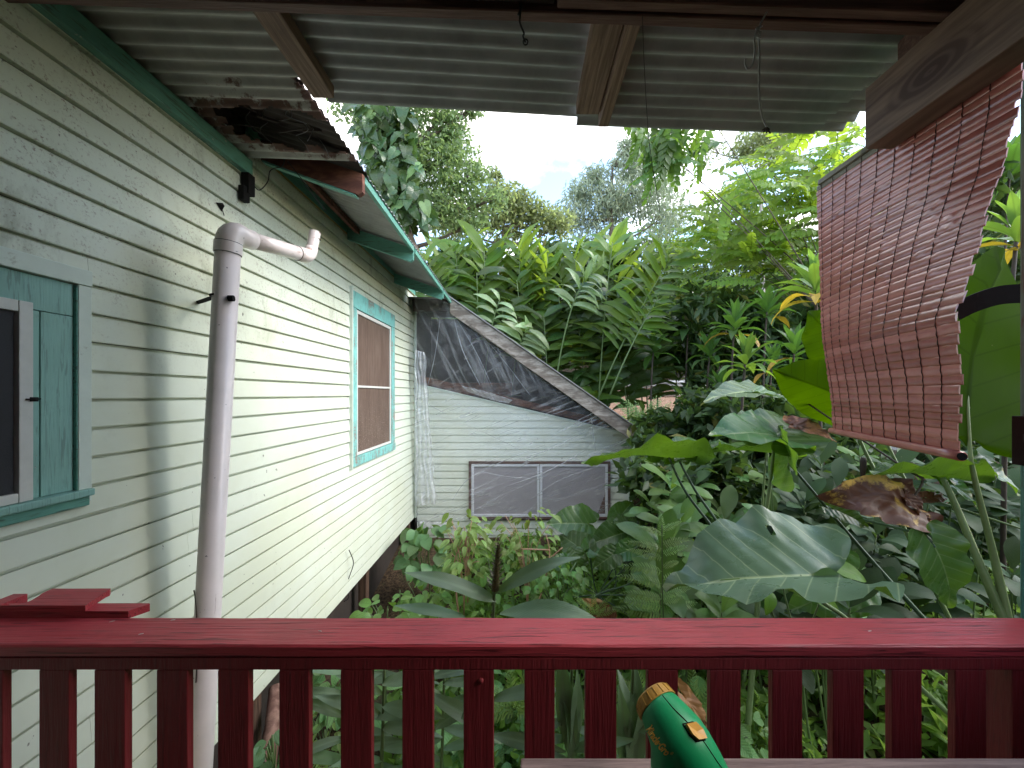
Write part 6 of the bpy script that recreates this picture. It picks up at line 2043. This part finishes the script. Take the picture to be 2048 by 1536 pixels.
for q in range(74):
    u = q / 74
    a = q * 2.399
    p = c0.lerp(c1, u)
    w = .070 * (1 - .6 * u) * (.85 + .15 * math.sin(q))
    d = Vector((math.cos(a), math.sin(a), .55 + .5 * u)).normalized()
    y = d.cross(Vector((0, 0, 1))).normalized()
    e = p + d * w
    m.add([p - y * .007, p + y * .007, e - y * .005 - Vector((0, 0, .002)), e + y * .005 - Vector((0, 0, .002)), e + d * .008, p + d * w * .5 + Vector((0, 0, -.006))], [(0, 1, 3, 2), (2, 3, 4), (0, 2, 5), (1, 5, 3), (2, 4, 5), (3, 5, 4)])
m.build('cone', M['cone'], cp)
for q, (x, lab) in enumerate(((765, 'strap-leaved ginger behind the third and fourth railing gaps'), (690, 'strap-leaved ginger left of the leaning log gap'), (885, 'strap-leaved ginger behind the gap left of the bolt head'), (1140, 'upright pale strap-leaved ginger behind the gap right of the cone'), (1262, 'strap-leaved ginger just left of the sprayer collar'))):
    lv = []
    Y = 2.0 + .12 * (q % 3)
    for k in range(11):
        yy = 1345 + 22 * k
        s = 1 if k % 2 else -1
        if q == 3 and k < 4:
            lv.append(((x, 1500 + 10 * k, Y), (x + 14 * (k - 1.5), 1330 + 8 * k, Y - .05), (-.2 + .3 * k, -.9, .1)))
        elif q == 4 and k < 5:
            lv.append(((x - 12 + 4 * k, 1560, Y), (x + 55 - 24 * k, 1352 + 14 * k, Y - .08), (.2, -.9, .2)))
        else:
            lv.append(((x, yy, Y), (x + s * g.uniform(75, 125), yy + g.uniform(-45, 40), Y - g.uniform(.0, .2)), (g.gauss(0, .2), -.6, .8)))
    strapplant(lab, [(x - 8, 1650, Y), (x, 1480, Y), (x + 4, 1335, Y)], lv)

# ------------------------------------------------------------------ shrubs in front of the lean-to
SM = {k: [blade('leaf', M[k], w, ovat, dr, .22, .012, 7, s, 1) for s, dr in ((1, .3), (2, .7))] for k, w in (('cream', .20), ('small', .30), ('herb', .30), ('heart', .42))}


def bush(name, label, c, rad, n, kd, L, stems, stem_mat, group='small shrubs before the lean-to', hang=.5, seed=0):
    gg = random.Random(seed)
    ctr = P(*c)
    b = Vector((ctr.x, ctr.y, ground_z(ctr.x, ctr.y)))
    t = empty(name, b, label, 'shrub', group)
    st = MB()
    for s in stems:
        pts = catmull([P(*q) for q in s], 5)
        st.tube(pts, [.012 - .007 * i / len(pts) for i in range(len(pts))], 6)
    for q in range(9):
        e = ctr + Vector((gg.uniform(-1, 1) * rad[0], gg.uniform(-1, 1) * rad[1], gg.uniform(-.2, .9) * rad[2]))
        st.tube(bez(Vector((ctr.x, ctr.y, b.z)).lerp(ctr, .3), ctr + Vector((0, 0, -rad[2] * .3)), e, 6), .004, 5)
    st.build('stem', M[stem_mat], t, smooth=True, kind='stuff')
    for q in range(n):
        a = gg.random() * 2 * PI
        u = math.sqrt(gg.random()); z = gg.uniform(-1, 1)
        p = ctr + Vector((math.cos(a) * u * rad[0], math.sin(a) * u * rad[1], z * rad[2]))
        d = Vector((math.cos(a), math.sin(a) - .3, -hang + gg.gauss(0, .35)))
        put_leaf('leaf', gg.choice(SM[kd]), t, p, d, Vector((gg.gauss(0, .3), -.45 + gg.gauss(0, .3), 1)), L * gg.uniform(.7, 1.25))


bush('shrub', 'yellow-green drooping shrub on a pinkish stem left of the spiky cone', (928, 1092, 4.3), (.24, .25, .40), 76, 'cream', .135, [[(918, 1240, 4.3), (912, 1180, 4.3), (908, 1130, 4.3), (925, 1080, 4.3), (950, 1045, 4.3)]], 'stem_pink', seed=1)
bush('shrub', 'tall thin sprig of the yellow-green shrub in front of the left window', (935, 1068, 4.4), (.22, .12, .13), 34, 'cream', .13, [[(925, 1110, 4.4), (940, 1060, 4.4), (965, 1040, 4.4)]], 'stem_pink', seed=2)
bush('shrub', 'green drooping shrub with curved pink stem under the middle of the window', (1055, 1076, 4.3), (.36, .3, .30), 86, 'cream', .12, [[(1062, 1240, 4.0), (1085, 1180, 4.1), (1099, 1110, 4.2), (1092, 1070, 4.3)], [(1098, 1100, 4.2), (1040, 1098, 4.2)], [(1097, 1120, 4.2), (1125, 1095, 4.2)]], 'stem_pink', seed=3)
bush('shrub', 'leafy shrub with small paired leaves right of the curved pink stem', (1110, 1165, 3.9), (.28, .25, .20), 100, 'small', .095, [[(1120, 1240, 3.9), (1115, 1160, 3.9)]], 'stem', seed=4)
bush('shrub', 'soft shrub with heart-shaped leaves against the house corner', (845, 1105, 5.3), (.26, .2, .34), 52, 'heart', .20, [[(860, 1220, 5.3), (858, 1120, 5.3), (850, 1070, 5.3)]], 'stem', seed=5, hang=.8)
bush('shrub', 'shaded leafy shrub at the foot of the dark opening', (845, 1200, 4.4), (.26, .25, .18), 60, 'small', .13, [[(800, 1250, 4.4), (800, 1180, 4.4)]], 'stem', seed=6)
bush('shrub', 'light green herb clump in the corner above the rail', (772, 1228, 3.2), (.20, .2, .07), 40, 'small', .12, [[(758, 1260, 3.4), (758, 1220, 3.4)]], 'stem', seed=7, hang=.1)
bush('shrub', 'low dark green shrub between the two pink stems', (985, 1135, 4.6), (.52, .35, .30), 95, 'small', .12, [[(985, 1250, 4.6), (985, 1160, 4.6)]], 'stem', seed=8)
bush('herb', 'ribbed herb seen through the gap left of the bolt head', (905, 1420, 2.9), (.28, .22, .22), 70, 'herb', .17, [[(905, 1540, 2.9), (905, 1420, 2.9)]], 'stem', 'herbs behind the railing', hang=.15, seed=9)
bush('herb', 'ribbed herb right behind the sprayer', (1395, 1470, 2.5), (.22, .2, .2), 60, 'herb', .15, [[(1395, 1560, 2.5), (1395, 1460, 2.5)]], 'stem', 'herbs behind the railing', hang=.2, seed=10)
bush('herb', 'ribbed herb in the second gap right of the sprayer', (1500, 1500, 2.6), (.22, .2, .2), 60, 'herb', .14, [[(1500, 1560, 2.6), (1500, 1480, 2.6)]], 'stem', 'herbs behind the railing', hang=.2, seed=11)
bush('herb', 'yellow-green small-leaved clump in the first garden gap', (650, 1470, 3.0), (.3, .25, .2), 110, 'cream', .075, [[(650, 1560, 3.0), (650, 1460, 3.0)]], 'stem', 'herbs behind the railing', hang=.1, seed=12)
bush('herb', 'bright low herb filling the foot of the middle gaps', (1010, 1500, 2.9), (.5, .3, .2), 120, 'herb', .16, [[(1010, 1560, 2.9), (1010, 1500, 2.9)]], 'stem', 'herbs behind the railing', hang=.1, seed=13)
bush('herb', 'fresh leafy sprig beside the leaning log', (548, 1510, 2.4), (.07, .08, .12), 16, 'heart', .13, [[(548, 1580, 2.4), (545, 1470, 2.4)]], 'stem', 'herbs behind the railing', hang=.3, seed=14)
bush('herb', 'leafy filler herb in the gap beside the upright pale leaves', (1180, 1420, 2.9), (.35, .3, .28), 100, 'small', .13, [[(1180, 1560, 2.9), (1180, 1420, 2.9)]], 'stem', 'herbs behind the railing', hang=.2, seed=15)
bush('herb', 'shaded filler herb in the gap right of the leaning log', (690, 1380, 3.4), (.4, .3, .3), 90, 'herb', .16, [[(690, 1560, 3.4), (690, 1380, 3.4)]], 'stem', 'herbs behind the railing', hang=.3, seed=16)
wl_ = empty('withered_leaf', P(1195, 1230, 2.7), 'yellow withered leaf curled over the rail between fern and window', 'leaf')
put_leaf('blade', EAR['ear_orange'][0], wl_, P(1215, 1235, 2.7), P(1170, 1196, 2.65) - P(1215, 1235, 2.7), Vector((0, -.9, .5)), .2)
dl = empty('withered_leaf', P(1410, 1420, 2.2), 'rusty orange withered leaf strip behind the sprayer', 'leaf')
put_leaf('blade', EAR['ear_orange'][0], dl, P(1375, 1400, 2.3), P(1440, 1480, 2.25) - P(1375, 1400, 2.3), Vector((.3, -.8, .5)), .3, .5)

# pale rubbish and stones by the log
m = MB()
for q in range(5):
    c = P(540 + g.uniform(-14, 14), 1400 + 10 * q, 3.3)
    bm = bmesh.new(); bmesh.ops.create_icosphere(bm, subdivisions=2, radius=.05)
    for v in bm.verts: v.co = c + v.co * (1 + .3 * mnoise.noise(v.co * 20 + Vector((q, 0, 0))))
    mm = MB(); bm.verts.index_update(); mm.add([v.co.copy() for v in bm.verts], [[v.index for v in f.verts] for f in bm.faces]); bm.free()
    mm.build('stone', M['sheet_eave'], None, smooth=True, label=('pale rounded stone beside the leaning log', 'lower pale stone beside the leaning log', 'grey stone at the middle of the heap by the log', 'grey stone under the heap by the log', 'lowest stone by the leaning log')[q], cat='stone', group='stones by the log')

# ------------------------------------------------------------------ ground cover
n = 9000
gx = rng.uniform(-1.25, 7, n); gy = rng.uniform(1.7, 12, n)
keep_ = [(x, y) for x, y in zip(gx, gy) if not (x < LXR + .1 and y > 6.5)]
fc = [(Vector((x, y, ground_z(x, y) + abs(rng.normal(0, .10)) + .03)), .05, 3) for x, y in keep_]
crown_mesh('ground_cover', M['cover'], None, fc, .14, width=.55, seed=71, kind='stuff', up=.8, droop=.1)
fc = []
for q in range(130):
    x = rng.uniform(-.75, 3.5); y = rng.uniform(2.6, 6.2)
    fc.append((Vector((x, y, ground_z(x, y) + rng.uniform(.1, .55))), .28, 60))
crown_mesh('garden_undergrowth', M['cover'], None, fc, .11, width=.5, seed=72, kind='stuff', up=.5, droop=.3)
fc = []
for q in range(60):
    x = rng.uniform(2.0, 6.5); y = rng.uniform(8.0, 9.6)
    fc.append((Vector((x, y, ground_z(x, y) + rng.uniform(.0, .25))), .3, 60))
crown_mesh('bank_grass', M['cover'], None, fc, .2, width=.12, seed=73, kind='stuff', up=.0, droop=-1.0)

# unseen bank of leaves added beyond the post to block the sun
fc = []
for q in range(150):
    fc.append((Vector((rng.uniform(3.0, 5.2), rng.uniform(-.8, 1.4), rng.uniform(-2.4, 1.3))), .45, 70))
crown_mesh('sun_block_thicket', M['tree_d'], None, fc, .30, width=.5, seed=74, kind='stuff', droop=.4)
